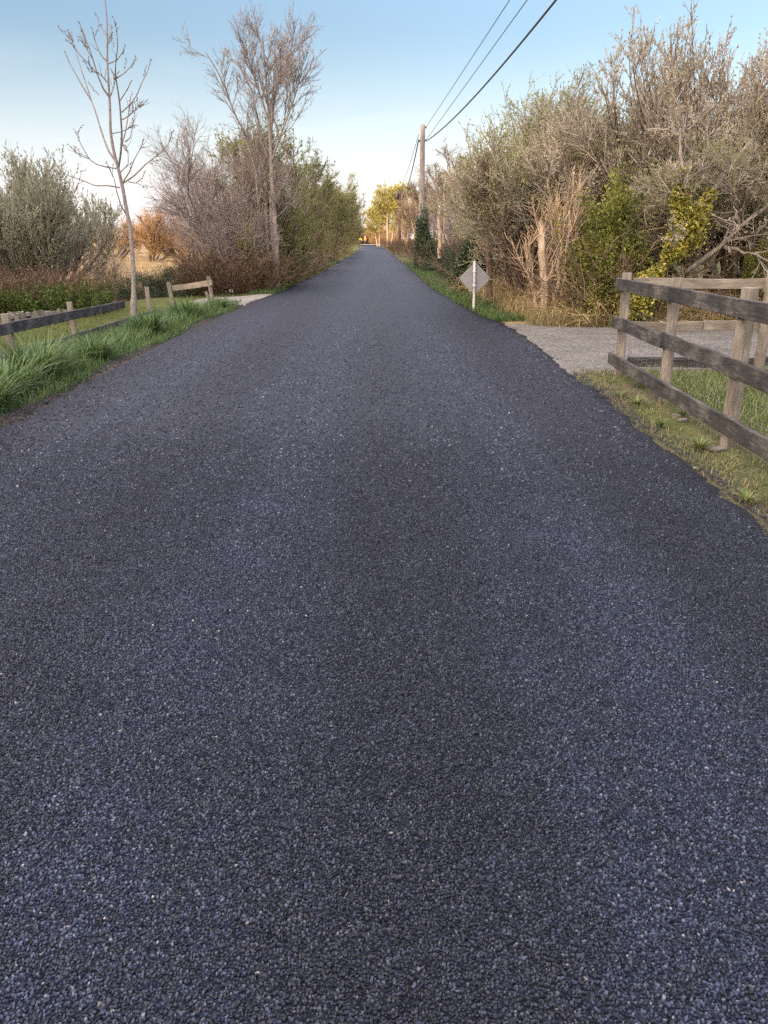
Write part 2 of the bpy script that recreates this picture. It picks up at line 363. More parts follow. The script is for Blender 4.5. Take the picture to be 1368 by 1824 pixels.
def chip_mat(name, cols, pos):
    m, nt, N, L = newmat(name)
    at_ = N.new('ShaderNodeAttribute'); at_.attribute_name = 'v'
    r = ramp(N, cols, pos); L.new(at_.outputs['Fac'], r.inputs['Fac'])
    tc = N.new('ShaderNodeTexCoord')
    mid = noise(N, L, tc.outputs['Object'], 2.2, 5, .65)
    mm = N.new('ShaderNodeMapRange'); mm.inputs[1].default_value = .3; mm.inputs[2].default_value = .7; mm.inputs[3].default_value = .82; mm.inputs[4].default_value = 1.18
    L.new(mid.outputs['Fac'], mm.inputs[0])
    mp = N.new('ShaderNodeMapping'); mp.inputs['Scale'].default_value = (1.0, .035, 1); L.new(tc.outputs['Object'], mp.inputs['Vector'])
    big = noise(N, L, mp.outputs[0], 1.5, 4, .6); bm = N.new('ShaderNodeMapRange'); bm.inputs[1].default_value = .3; bm.inputs[2].default_value = .7; bm.inputs[3].default_value = .74; bm.inputs[4].default_value = 1.26; L.new(big.outputs['Fac'], bm.inputs[0])

    sxy = N.new('ShaderNodeSeparateXYZ'); L.new(tc.outputs['Object'], sxy.inputs[0])
    ax_ = N.new('ShaderNodeMath'); ax_.operation = 'MULTIPLY_ADD'; ax_.inputs[1].default_value = .008; L.new(sxy.outputs['Y'], ax_.inputs[0]); L.new(sxy.outputs['X'], ax_.inputs[2])
    bx_ = N.new('ShaderNodeMath'); bx_.operation = 'MULTIPLY_ADD'; bx_.inputs[1].default_value = .5; L.new(mid.outputs['Fac'], bx_.inputs[0]); L.new(ax_.outputs[0], bx_.inputs[2])
    cx_ = N.new('ShaderNodeMath'); cx_.operation = 'MULTIPLY_ADD'; cx_.inputs[1].default_value = 4.05; cx_.inputs[2].default_value = -1.2; L.new(bx_.outputs[0], cx_.inputs[0])
    dx_ = N.new('ShaderNodeMath'); dx_.operation = 'COSINE'; L.new(cx_.outputs[0], dx_.inputs[0])
    ex_ = N.new('ShaderNodeMath'); ex_.operation = 'MULTIPLY_ADD'; ex_.inputs[1].default_value = -.2; ex_.inputs[2].default_value = 1.; L.new(dx_.outputs[0], ex_.inputs[0])
    k0 = N.new('ShaderNodeMath'); k0.operation = 'MULTIPLY'; L.new(bm.outputs[0], k0.inputs[0]); L.new(ex_.outputs[0], k0.inputs[1])
    k1 = N.new('ShaderNodeMath'); k1.operation = 'MULTIPLY'; L.new(k0.outputs[0], k1.inputs[0]); L.new(mm.outputs[0], k1.inputs[1])
    sc_ = N.new('ShaderNodeVectorMath'); sc_.operation = 'SCALE'; L.new(r.outputs['Color'], sc_.inputs[0]); L.new(k1.outputs[0], sc_.inputs['Scale'])
    p = N.new('ShaderNodeBsdfPrincipled'); p.inputs['Roughness'].default_value = .55; p.inputs['Specular IOR Level'].default_value = .3
    L.new(sc_.outputs[0], p.inputs['Base Color'])
    o = N.new('ShaderNodeOutputMaterial'); L.new(p.outputs[0], o.inputs[0])
    return m
M['chip'] = chip_mat('chip', [(.0018, .0031, .0072), (.0067, .0107, .0215), (.026, .0365, .063), (.078, .088, .113), (.2, .195, .185)], [0, .5, .88, .985, 1.])
M['chip_loose'] = chip_mat('chip_loose', [(.012, .0125, .016), (.028, .028, .032), (.06, .06, .064), (.25, .24, .22)], [0, .5, .95, 1.])

def gravel(name, cols):
    m, nt, N, L = newmat(name)
    tc = N.new('ShaderNodeTexCoord'); P = tc.outputs['Object']
    vo = N.new('ShaderNodeTexVoronoi'); vo.inputs['Scale'].default_value = 45.; L.new(P, vo.inputs['Vector'])
    wn = N.new('ShaderNodeSeparateColor'); L.new(vo.outputs['Color'], wn.inputs[0])
    n = noise(N, L, P, 1.6, 6, .65)
    mx = N.new('ShaderNodeMix'); mx.data_type = 'FLOAT'; mx.inputs[0].default_value = .55
    L.new(wn.outputs[0], mx.inputs[2]); L.new(n.outputs['Fac'], mx.inputs[3])
    r = ramp(N, cols, [.25, .5, .75]); L.new(mx.outputs[0], r.inputs['Fac'])
    p = N.new('ShaderNodeBsdfPrincipled'); p.inputs['Roughness'].default_value = .85; p.inputs['Specular IOR Level'].default_value = .2
    L.new(r.outputs['Color'], p.inputs['Base Color'])
    b = N.new('ShaderNodeBump'); b.inputs['Strength'].default_value = .8; b.inputs['Distance'].default_value = .012
    h = N.new('ShaderNodeMath'); h.operation = 'MULTIPLY_ADD'; h.inputs[1].default_value = -.7; L.new(vo.outputs['Distance'], h.inputs[0]); L.new(wn.outputs[1], h.inputs[2])
    L.new(h.outputs[0], b.inputs['Height']); L.new(b.outputs[0], p.inputs['Normal'])
    o = N.new('ShaderNodeOutputMaterial'); L.new(p.outputs[0], o.inputs[0])
    return m
M['gravel'] = gravel('gravel', [(.042, .041, .037), (.083, .081, .073), (.152, .149, .138)])
M['gravel_old'] = gravel('gravel_old', [(.09, .085, .075), (.145, .138, .125), (.21, .2, .185)])

def ground_mat():
    m, nt, N, L = newmat('ground_soil')
    tc = N.new('ShaderNodeTexCoord'); P = tc.outputs['Object']
    n1 = noise(N, L, P, 3.5, 7, .7); n2 = noise(N, L, P, 28., 6, .7); n3 = noise(N, L, P, .35, 5, .6)
    def at_(nm):
        a = N.new('ShaderNodeAttribute'); a.attribute_name = nm; return a.outputs['Fac']
    mxn = N.new('ShaderNodeMix'); mxn.data_type = 'FLOAT'; mxn.inputs[0].default_value = .5; L.new(n1.outputs['Fac'], mxn.inputs[2]); L.new(n2.outputs['Fac'], mxn.inputs[3])
    soil = ramp(N, [(.026, .021, .016), (.062, .052, .04), (.12, .104, .08)], [.35, .5, .66]); L.new(mxn.outputs[0], soil.inputs['Fac'])
    lawn = ramp(N, [(.03, .038, .012), (.055, .068, .018), (.095, .1, .035)], [.38, .5, .64]); L.new(mxn.outputs[0], lawn.inputs['Fac'])
    mx3 = N.new('ShaderNodeMix'); mx3.data_type = 'FLOAT'; mx3.inputs[0].default_value = .6; L.new(n1.outputs['Fac'], mx3.inputs[2]); L.new(n3.outputs['Fac'], mx3.inputs[3])
    dry = ramp(N, [(.1, .075, .036), (.195, .145, .07), (.28, .215, .115)], [.35, .5, .65]); L.new(mx3.outputs[0], dry.inputs['Fac'])
    def mixc(f, a, b):
        x = N.new('ShaderNodeMix'); x.data_type = 'RGBA'; L.new(f, x.inputs[0]); L.new(a, x.inputs[6]); L.new(b, x.inputs[7]); return x.outputs[2]
    c = mixc(at_('lawn'), soil.outputs['Color'], lawn.outputs['Color'])
    c = mixc(at_('dry'), c, dry.outputs['Color'])
    p = N.new('ShaderNodeBsdfPrincipled'); p.inputs['Roughness'].default_value = .95; p.inputs['Specular IOR Level'].default_value = .1
    L.new(c, p.inputs['Base Color'])
    b = N.new('ShaderNodeBump'); b.inputs['Strength'].default_value = 1.; b.inputs['Distance'].default_value = .03
    L.new(mxn.outputs[0], b.inputs['Height']); L.new(b.outputs[0], p.inputs['Normal'])
    o = N.new('ShaderNodeOutputMaterial'); L.new(p.outputs[0], o.inputs[0])
    return m
M['ground'] = ground_mat()

# ------------------------------------------------------------------ terrain
LE = np.array([(-8, -2.9), (0, -3.0), (4, -3.1), (6.6, -3.18), (12, -3.3), (17.3, -3.3), (19.6, -3.22), (21, -3.3), (23, -3.2), (25, -3.06), (47, -2.97), (112, -3.3), (185, -4.6), (215, -5.9), (300, -14)])
_re = np.array([G(a, b, -.03) for a, b in [(1368, 934), (1308, 893), (1237, 832), (1165, 779), (1108, 729), (1048, 686), (1001, 650), (960, 613)]])
RE = np.array([(-8, 1.95), (2, 2.02)] + [(p[1], p[0] - .11) for p in _re] + [(14.3, 2.26), (16, 2.12), (18, 1.9), (26.3, 1.5), (53, 1.26), (112, .45), (185, -.9), (215, -2.0), (300, -9)])
def wav(y, s, k): return np.sin(y * k + s) + .6 * np.sin(y * k * 2.3 + s * 2.1) + .4 * np.sin(y * k * 5.1 + s * 3.7)
def xl(y): return np.interp(y, LE[:, 0], LE[:, 1]) + .018 * wav(y, 1., 1.7)
def xr(y): return np.interp(y, RE[:, 0], RE[:, 1]) + .006 * wav(y, 4., 1.9)
def sstep(a, b, x):
    t = np.clip((x - a) / (b - a), 0, 1); return t * t * (3 - 2 * t)
def bump2(x, y): return .5 * (np.sin(x * 1.3 + .6 * y) + np.sin(y * 1.7 - .5 * x + 1)) + .3 * (np.sin(3.7 * x + 1.1 * y) + np.sin(4.1 * y - 2 * x))
def gz(x, y):
    x = np.asarray(x, float); y = np.asarray(y, float)
    l = xl(y) - x; r = x - xr(y)
    zl = -.03 - .45 * sstep(.3, 2.6, l) * (1 - .75 * sstep(19.5, 23., y) * (1 - sstep(3., 7., l)))
    zl = zl + .03 * bump2(x, y) * sstep(.3, 1., l)
    zr = -.035 + .03 * sstep(.1, .8, r) * bump2(x, y) * .6 + .25 * sstep(15.2, 16.6, y) * sstep(.6, 1.8, r)
    z = np.where(l > 0, zl, np.where(r > 0, zr, -.06))
    far = sstep(60, 400, np.hypot(x, y)); z = z + far * 0.5 * np.sin(x * .02 + y * .013)
    return np.where((l < .12) & (r < .12), np.minimum(z, -.05), z)

def axis(a, b, fine, lo, hi, grow=1.16):
    out = list(np.arange(a, b + 1e-6, fine)); s = fine; x = b
    while x < hi: s *= grow; x += s; out.append(x)
    s = fine; x = a
    while x > lo: s *= grow; x -= s; out.insert(0, x)
    return np.array(out)
gx = axis(-10, 8, .2, -900, 900); gy = axis(0, 26, .22, -400, 1500)
X, Y = np.meshgrid(gx, gy)
Z = gz(X, Y)
mb = MB(); nx, ny = len(gx), len(gy)
idx = np.arange(nx * ny).reshape(ny, nx)
mb.add(np.stack([X, Y, Z], -1), np.stack([idx[:-1, :-1], idx[:-1, 1:], idx[1:, 1:], idx[1:, :-1]], -1))
gme = mb.mesh('ground', M['ground'], True)
Lm = xl(Y) - X; Rm = X - xr(Y)
lawn = np.where(Lm > 0, 1 - sstep(21, 26, Y) * sstep(3, 5, Lm), 0)
lawn = np.maximum(lawn, np.where(Rm > .9, (1 - sstep(8.8, 9.6, Y)) * .9, 0))
lawn = np.maximum(lawn, np.where(Rm > 0, sstep(18, 21, Y) * .7, 0)); lawn = np.maximum(lawn, .18 * (Rm > 0))
dry = np.where(Lm > 3, sstep(25, 29, Y), 0) * 1.0
dry = np.maximum(dry, np.where(Rm > .2, .45 * sstep(15.2, 15.8, Y) * (1 - sstep(22, 30, Y)), 0))
lawn = np.where(Lm > 0, lawn * sstep(.2, .5, Lm), lawn)
lawn = np.where((Rm > 0) & (Y < 10), np.maximum(lawn, .55 + .35 * bump2(X * 2.1, Y * 1.8)), lawn)
for nm, arr in (('lawn', lawn), ('dry', dry)):
    a = gme.attributes.new(nm, 'FLOAT', 'POINT'); a.data.foreach_set('value', arr.astype(np.float32).ravel())
tag(link('ground', gme), kind='structure')

# road slab
ys = np.concatenate([np.arange(-6, 30, .12), np.arange(30, 186, .8)])
nc = 34; t = np.linspace(0, 1, nc); t = t + .028 * np.sin(2 * np.pi * t) * -1
a_, b_ = xl(ys), xr(ys)
rr_ = np.random.default_rng(3)
ja = .03 * rr_.normal(size=len(ys)); jb = .03 * rr_.normal(size=len(ys))
xs = a_[:, None] + (b_ - a_)[:, None] * t[None]; xs[:, 0] += ja; xs[:, -1] += jb
zs = .045 * (1 - (2 * t - 1) ** 2)[None] * np.ones((len(ys), 1)) + .004 * bump2(xs, ys[:, None] * np.ones_like(xs))
ed = np.concatenate([np.ones((len(ys), 1)), np.maximum(sstep(.22, .04, xs - a_[:, None]), sstep(.26, .04, b_[:, None] - xs)), np.ones((len(ys), 1))], 1)
xs = np.concatenate([(a_ - .14 + ja * 1.5)[:, None], xs, (b_ + .14 + jb * 1.5)[:, None]], 1)
zs = np.concatenate([np.full((len(ys), 1), -.075), zs, np.full((len(ys), 1), -.075)], 1)
yy = ys[:, None] * np.ones_like(xs)
mb = MB(); idx = np.arange(xs.size).reshape(xs.shape)
mb.add(np.stack([xs, yy, zs], -1), np.stack([idx[:-1, :-1], idx[:-1, 1:], idx[1:, 1:], idx[1:, :-1]], -1))
rd = tag(mb.build('road', M['asphalt'], smooth=True), kind='structure'); ra = rd.data.attributes.new('edge', 'FLOAT', 'POINT'); ra.data.foreach_set('value', ed.astype(np.float32).ravel())
def roadz(x, y):
    t = (x - xl(y)) / (xr(y) - xl(y)); return .045 * (1 - (2 * t - 1) ** 2) + .004 * bump2(x, y)

def sheet(name, mat, x0, x1, y0, y1, step, fn):
    gx = np.arange(x0, x1 + step, step); gy = np.arange(y0, y1 + step, step)
    X, Y = np.meshgrid(gx, gy); Z = gz(X, Y) + fn(X, Y)
    mb = MB(); idx = np.arange(X.size).reshape(X.shape)
    mb.add(np.stack([X, Y, Z], -1), np.stack([idx[:-1, :-1], idx[:-1, 1:], idx[1:, 1:], idx[1:, :-1]], -1))
    return tag(mb.build(name, mat, smooth=True), kind='structure')
# gravel lane on the road's far corner, and the track mouth opposite: their ragged edges dive under the soil
def lane_fn(X, Y):
    r = X - xr(Y)
    near = 10.1 + .55 * np.exp(-r * .9) * -1 + .12 * wav(X, 2., 1.9); far_ = 14.95 + .06 * wav(X, 1., 2.1) + .9 * np.exp(-np.abs(r) * 1.6)
    m = sstep(-.25, .35, Y - near) * sstep(-.12, .12, far_ - Y) * sstep(-.3, -.05, r)
    return -.05 + .075 * m + .006 * bump2(X * 2, Y * 2)
sheet('gravel_lane', M['gravel'], 2.0, 24, 8.6, 16.6, .1, lane_fn)
def track_fn(X, Y):
    l = xl(Y) - X
    m = sstep(-.2, .1, Y - (20.2 + .12 * l)) * sstep(-.2, .2, 23.6 + .5 * np.exp(-l) - .05 * l - Y) * sstep(-.35, -.05, l) * sstep(2.3, 1.5, l + .3 * np.sin(Y * 2.1))
    return -.05 + .085 * m + .006 * bump2(X * 2, Y * 2)
sheet('gravel_track', M['gravel_old'], -16, -2.9, 19.4, 25.2, .12, track_fn)
# pale old surface where the new layer stops
ys = np.arange(184.9, 300, 1.5); t = np.linspace(0, 1, 8)
xs = xl(ys)[:, None] - .3 + (xr(ys) - xl(ys) + .6)[:, None] * t[None]; yy = ys[:, None] * np.ones_like(xs)
mb = MB(); idx = np.arange(xs.size).reshape(xs.shape)
zz = gz(xs, yy) * 0 + .01 + .5 * sstep(60, 400, np.hypot(xs, yy)) * np.sin(xs * .02 + yy * .013) * 1.0 + .05
mb.add(np.stack([xs, yy, zz], -1), np.stack([idx[:-1, :-1], idx[:-1, 1:], idx[1:, 1:], idx[1:, :-1]], -1))
tag(mb.build('old_road', M['gravel_old']), kind='structure')

# ------------------------------------------------------------------ stone chips
def chips(mb, pos, size, g, val, flat=.6, m=0):
    """six-sided stones with a smaller, tilted top face"""
    N = len(pos); a = np.arange(6) * np.pi / 3 + g.uniform(0, 6.28, (N, 1)) + g.uniform(-.44, .44, (N, 6))
    r = .5 * g.uniform(.68, 1.25, (N, 6)); sh = g.uniform(.55, .85, (N, 1))
    el = g.uniform(.55, 1.0, (N, 1)); hh = flat * g.uniform(.6, 1.25, (N, 1))
    bx = np.cos(a) * r; by = np.sin(a) * r * el
    tx = g.normal(0, .3, (N, 1)); ty = g.normal(0, .3, (N, 1))
    Bv = np.stack([bx, by, np.full((N, 6), -.35) * hh], -1); Mv = np.stack([bx * sh, by * sh, hh * .62 + (bx * tx + by * ty) * .7], -1)
    q_ = g.uniform(0, 6.28, (N, 1, 1)); v = np.concatenate([Bv, Mv], 1); c, s_ = np.cos(q_), np.sin(q_)
    v = np.concatenate([v[..., :1] * c - v[..., 1:2] * s_, v[..., :1] * s_ + v[..., 1:2] * c, v[..., 2:]], -1) * size[:, None, None] + pos[:, None]
    f = [[j, (j + 1) % 6, 6 + (j + 1) % 6, 6 + j] for j in range(6)] + [[6, 7, 8, 9], [6, 9, 10, 11]]
    q = (np.arange(N) * 12)[:, None, None] + np.array(f)[None]
    mb.add(v.reshape(-1, 3), q.reshape(-1, 4), np.repeat(val, 12), m)
g = np.random.default_rng(11)
mb = MB(); sp = .0073
ax = np.arange(-3.2, 2.6, sp); ay = np.arange(1.15, 7.0, sp)
X, Y = np.meshgrid(ax, ay); X = X.ravel(); Y = Y.ravel()
k = (np.abs(X) < .5 * Y + .4) & (X > xl(Y) + .01) & (X < xr(Y) - .01) & (g.uniform(size=X.size) < 1.0 - sstep(3.0, 7.0, Y))
X, Y = X[k] + g.normal(0, sp * .3, k.sum()), Y[k] + g.normal(0, sp * .3, k.sum())
val = np.clip(g.beta(1.25, 1.35, X.size) * .96, 0, .97); val[g.uniform(size=X.size) < .0007] = 1.
size = g.uniform(.006, .0122, X.size); lt_ = g.uniform(size=X.size) < .014; val[lt_] = g.uniform(.96, .99, lt_.sum()); size[lt_] *= .75
chips(mb, np.stack([X, Y, roadz(X, Y) + .001], 1), size, g, val, .55)
n = 60000; Y = 3.5 + 15 * g.uniform(size=n) ** 1.25; X = xl(Y) + .02 + (xr(Y) - xl(Y) - .04) * g.uniform(size=n); k = g.uniform(size=n) < sstep(3.5, 6.5, Y) * (1 - sstep(8., 18., Y)); X, Y = X[k], Y[k]
chips(mb, np.stack([X, Y, roadz(X, Y) + .001], 1), g.uniform(.011, .02, len(X)), g, np.where(g.uniform(size=len(X)) < .003, 1., np.clip(g.beta(2.6, 1.1, len(X)) * .99, 0, .985)), .6)
tag(mb.build('stone_chippings', M['chip']), kind='stuff', label='close-packed dark stone chippings bedded in the fresh road surface', cat='chippings')
# loose grey chippings swept to the verge
mb = MB()
n = 16000; Y = 2.5 + 18 * g.uniform(size=n) ** 1.3; Lq = np.abs(g.normal(0, .19, n)) * (1 + .5 * np.sin(Y * 1.3))
X = xl(Y) - .02 - Lq
chips(mb, np.stack([X, Y, gz(X, Y) + .012], 1), g.uniform(.009, .022, n), g, np.clip(g.beta(2, 2, n), 0, 1), .6)
n = 9000; Y = 2.5 + 13 * g.uniform(size=n); X = xr(Y) + .05 + np.abs(g.normal(0, .1, n))
chips(mb, np.stack([X, Y, gz(X, Y) + .008], 1), g.uniform(.008, .018, n), g, np.clip(g.beta(1.6, 2.4, n) * .8, 0, 1), .6)
tag(mb.build('loose_chippings', M['chip_loose']), kind='stuff', label='loose grey chippings scattered along both road edges', cat='chippings')
mb = MB(); n = 3500; Y = g.uniform(9.6, 15.2, n); X = xr(Y) + g.uniform(0, 1, n) ** 1.4 * 5
chips(mb, np.stack([X, Y, gz(X, Y) + .018], 1), g.uniform(.012, .035, n), g, g.uniform(.45, 1, n), .6)
tag(mb.build('lane_pebbles', M['stone']), kind='stuff', label='small grey pebbles strewn over the gravel lane', cat='pebbles')

# ------------------------------------------------------------------ grasses
def blades(mb, base, head, ln, w, droop, val, m=0, segs=4, lean=None):
    N = len(base); s = np.linspace(0, 1, segs + 1)[None]
    hd = np.stack([np.cos(head), np.sin(head), 0 * head], 1); sd = np.stack([-np.sin(head), np.cos(head), 0 * head], 1)
    ho = ln[:, None] * (.12 * s + droop[:, None] * s ** 2.0); zz = ln[:, None] * (s - .62 * droop[:, None] * s ** 2.4)
    c = base[:, None] + hd[:, None] * ho[..., None] + np.array([0, 0, 1.]) * zz[..., None]
    wd = (w[:, None] * (1 - s ** 1.8) + .0006)[..., None] * sd[:, None] * .5
    v = np.stack([c - wd, c + wd], 2); idx = np.arange(N * (segs + 1) * 2).reshape(N, segs + 1, 2)
    q = np.stack([idx[:, :-1, 0], idx[:, :-1, 1], idx[:, 1:, 1], idx[:, 1:, 0]], -1).reshape(-1, 4)
    mb.add(v.reshape(-1, 3), q, np.repeat(val, (segs + 1) * 2), m)
def grass_stuff(name, label, cat, mats, specs):
    mb = MB()
    for (X, Y, ln, w, dr, m) in specs:
        n = len(X); ln = np.broadcast_to(ln, (n,)) * g.uniform(.5, 1.3, n)
        blades(mb, np.stack([X, Y, gz(X, Y) - .005], 1), g.uniform(0, 6.28, n), ln, np.broadcast_to(w, (n,)) * g.uniform(.7, 1.3, n), g.uniform(.1, dr, n), g.uniform(0, 1, n), m, 3)
    return tag(mb.build(name, mats), label, cat, kind='stuff')
def U(a, b, n): return g.uniform(a, b, n)
# verge on the lawn side
n = 34000; Yv = 3 + 18 * U(0, 1, n) ** .9; lv = .1 + 2.3 * U(0, 1, n) ** 1.25; Xv = xl(Yv) - lv
k = lv > .16 + .1 * np.sin(Yv * 1.3) + .12 * sstep(10., 7., Yv)
n5 = 9000; Yt = U(4, 20, n5); lt2 = .38 + 1.2 * U(0, 1, n5)
n2 = 42000; Y2 = U(11, 22, n2); X2 = -5.2 - (Y2 * .25) * U(0, 1, n2)
n3 = 9000; Y3 = U(23.8, 60, n3); X3 = xl(Y3) - .05 - .7 * U(0, 1, n3)
grass_stuff('verge_grass', 'short green grass on the verge and lawn beside the broken fence', 'grass', [M['grass'], M['grass_lawn']],
    [(Xv[k], Yv[k], .13, .0065, .6, 0), (xl(Yt) - lt2, Yt, .34, .010, .75, 0), (X2, Y2, .065, .007, .7, 1), (X3, Y3, .16, .012, .6, 0)])
# weeds and thin grass on the soil beside the rail fence
n = 16000; Yw = U(2.5, 10.2, n); rw = U(.05, 1.3, n); Xw = xr(Yw) + rw; kk = (bump2(Xw * 2.2, Yw * 2.2) > U(-.7, 1.1, n))
n2 = 30000; Ye = U(3.5, 9.6, n2); Xe = 2.85 + U(0, 1, n2) ** .8 * 3.2
n3 = 12000; Y3 = 16.2 + 40 * U(0, 1, n3) ** 1.5; X3 = xr(Y3) + .03 + U(0, 1, n3) ** 1.3 * 1.0
n4 = 3000; Y4 = U(2.5, 10, n4); X4 = xr(Y4) + U(.1, 1.2, n4)
grass_stuff('roadside_grass', 'thin weedy grass on the bare soil and paddock by the rail fence', 'grass', [M['grass_weed'], M['grass'], M['grass_dry']],
    [(Xw[kk], Yw[kk], .055, .004, .9, 0), (Xe, Ye, .17, .007, .8, 0), (X3, Y3, .17, .009, .7, 1), (X4, Y4, .06, .004, 1.1, 2)])
# dry grass on the hedge bank
n = 15000; Yb = 15.1 + 3.2 * U(0, 1, n) ** 1.2; Xb = xr(Yb) + .55 + U(0, 1, n) * 6
n2 = 2500; Y2 = U(18, 30, n2); X2 = xr(Y2) + .8 + U(0, 1, n2) * 1.2
grass_stuff('dry_bank_grass', 'straw-coloured dry grass and dead stalks along the hedge foot', 'grass', [M['grass_dry'], M['grass_weed']],
    [(Xb[:11000], Yb[:11000], .4, .008, .8, 0), (Xb[11000:], Yb[11000:], .3, .009, .8, 1), (X2, Y2, .4, .012, .7, 0)])
# field of dead rushes
n = 26000; Yf = 26 + 75 * U(0, 1, n) ** 1.2; Xf = -4.5 - Yf * .48 * U(0, 1, n); kf = (xl(Yf) - Xf) > 4.5
grass_stuff('field_rushes', 'straw-coloured rushes filling the sunlit field behind the shrubs', 'rushes', [M['grass_dry']],
    [(Xf[kf], Yf[kf], .4, .02, .6, 0)])

# long-leaved clumps on the verge
def clump(seed, nb, L, spread=.10):
    gg = np.random.default_rng(seed); mb = MB()
    a = gg.uniform(0, 6.28, nb); r = spread * np.sqrt(gg.uniform(0, 1, nb))
    base = np.stack([np.cos(a) * r, np.sin(a) * r, np.full(nb, -.03)], 1)
    blades(mb, base, a + gg.normal(0, .6, nb), L * gg.uniform(.55, 1.15, nb), gg.uniform(.012, .021, nb), np.clip(gg.normal(.5, .22, nb), .05, .95), gg.uniform(0, 1, nb), 0, 6)
    return mb.mesh('grass_clump', M['grass'])
cm = [clump(21 + i, 300, .6, .17) for i in range(3)]
spots = [(-3.62, 5.9, 1.0, 'spilling over the road edge in the lowest corner'), (-3.75, 6.7, .95, 'next to the white seed heads'), (-3.85, 8.3, 1.05, 'the widest drooping one, in front of the broken fence'),
         (-3.95, 9.3, 1.15, 'leaning toward the road below the lower rail'), (-4.2, 10.1, 1.0, 'rising in front of the lower rail'), (-3.8, 10.8, .8, 'low and dark, close to the kerbless road edge'),
         (-4.15, 12.6, .7, None), (-3.95, 13.8, .95, 'standing alone in front of the rail joint'), (-4.2, 14.6, .9, None), (-4.5, 16.2, .85, None), (-4.0, 16.8, .9, None),
         (-5.6, 15.9, .9, 'behind the rail, between two posts of the broken fence'), (-5.3, 18.9, .8, 'at the foot of the sapling'), (-4.6, 18.0, .8, None), (-4.1, 18.4, .7, None), (-3.75, 19.0, .6, None), (-4.4, 11.6, .9, None), (-4.6, 17.2, .8, None), (-3.7, 7.5, .8, None), (-4.5, 7.4, .9, None), (-4.3, 6.3, .9, None)]
for i, (x, y, s, lab) in enumerate(spots):
    o = link('grass_clump', cm[i % 3]); o.location = (x, y, float(gz(x, y))); o.rotation_euler = (0, 0, i * 1.9); s = (s if lab else s * 1.1) * (.8 if x < -4.05 else 1.); o.scale = (s * 1.1, s * 1.1, s)
    tag(o, ('long-leaved green grass clump ' + lab) if lab else 'long-leaved green grass clump among others on the verge by the broken fence', 'grass clump', 'long-leaved clumps on the verge')

# small flowers
def flower(x, y, h, label, cat, head, hm):
    z = float(gz(x, y)); e = empty(cat.replace(' ', '_'), (x, y, z)); tag(e, label, cat)
    mb = MB(); tube(mb, np.array([[[0, 0, 0], [.01, 0, h * .5], [.015, .01, h]]]), np.array([[.003, .0025, .002]]), 4); mb.build('stem', M['grass'], e)
    mb = MB(); nn = 26; d = norm(rng.normal(size=(nn, 3)) + np.array([0, 0, head])); leaves(mb, np.tile([[.015, .01, h]], (nn, 1)), d, .035, .5, .5); mb.build('flower_head', hm, e)
flower(-3.9, 7.15, .34, 'tall white dandelion seed head above the dark verge weeds', 'dandelion', .1, M['petal'])
flower(-3.72, 6.85, .2, 'pale cream primrose low in the verge weeds', 'primrose', .8, M['petal'])
flower(-3.5, 5.35, .2, 'single white daisy low at the road edge by the corner clump', 'daisy', .9, M['petal'])
flower(-3.5, 6.75, .12, 'tiny yellow dandelion flower beside the loose chippings', 'dandelion', .8, M['yellow'])
# weed rosettes and slabs by the rail fence
wm = []
for i in range(3):
    mb = MB(); gg = np.random.default_rng(60 + i); nb = 60; a = gg.uniform(0, 6.28, nb)
    blades(mb, np.stack([.02 * np.cos(a), .02 * np.sin(a), 0 * a], 1), a, gg.uniform(.07, .17, nb), gg.uniform(.006, .016, nb), gg.uniform(.4, .95, nb), gg.uniform(0, 1, nb), 0, 4); wm.append(mb.mesh('weed', M['grass_weed']))
for i, (px, py, s, lab) in enumerate([(1105, 708, .9, 'bright green low weed nearest the gravel lane'), (1133, 722, 1., 'bright green spreading weed by the middle fence post'), (1245, 800, 1., 'pale green rosette weed beside the flat grey slab'), (1145, 690, 1.2, 'tall ragged weed between the two farther fence posts'), (1175, 760, .8, 'small dull weed halfway along the soil verge'), (1215, 740, .7, 'weed beside the broken pale slab'), (1330, 895, .8, 'weed lowest on the soil verge, near the picture edge')]):
    p = G(px, py, -.03); o = link('weed', wm[i % 3]); o.location = (p[0], p[1], float(gz(p[0], p[1]))); o.scale = (s, s, s * (1.7 if 'tall' in lab else 1)); o.rotation_euler = (0, 0, i * 1.3); tag(o, lab, 'weed', 'weeds on the soil verge')
def stone_mesh(seed, sx, sy, sz):
    gg = np.random.default_rng(seed); import bmesh
    bm = bmesh.new(); bmesh.ops.create_icosphere(bm, subdivisions=2, radius=1)
    for v in bm.verts:
        c = np.array(v.co); f = 1 + .22 * math.sin(c[0] * 3 + seed) * math.cos(c[1] * 3.3 + seed * 2) + .08 * gg.normal()
        v.co = Vector((c[0] * sx * f, c[1] * sy * f, c[2] * sz * f))
    me = bpy.data.meshes.new('stone'); bm.to_mesh(me); bm.free(); me.materials.append(M['stone']); return me
for i, (px, py, a, b, c, lab) in enumerate([(1276, 801, .09, .05, .02, 'flat grey slab lying at the foot of the nearest fence post'), (1216, 748, .06, .04, .02, 'pale broken slab on the soil between fence posts'), (1204, 741, .05, .03, .02, 'small pale slab beside the broken one on the soil'), (1240, 833, .03, .025, .018, 'small white stone at the asphalt edge'), (1163, 783, .02, .016, .012, 'tiny white stone on the dark asphalt edge')]):
    p = G(px, py, -.03); o = link('stone', stone_mesh(i, a, b, c)); o.location = (p[0], p[1], float(gz(p[0], p[1])) + c * .5); o.rotation_euler = (0, 0, i); tag(o, lab, 'stone')

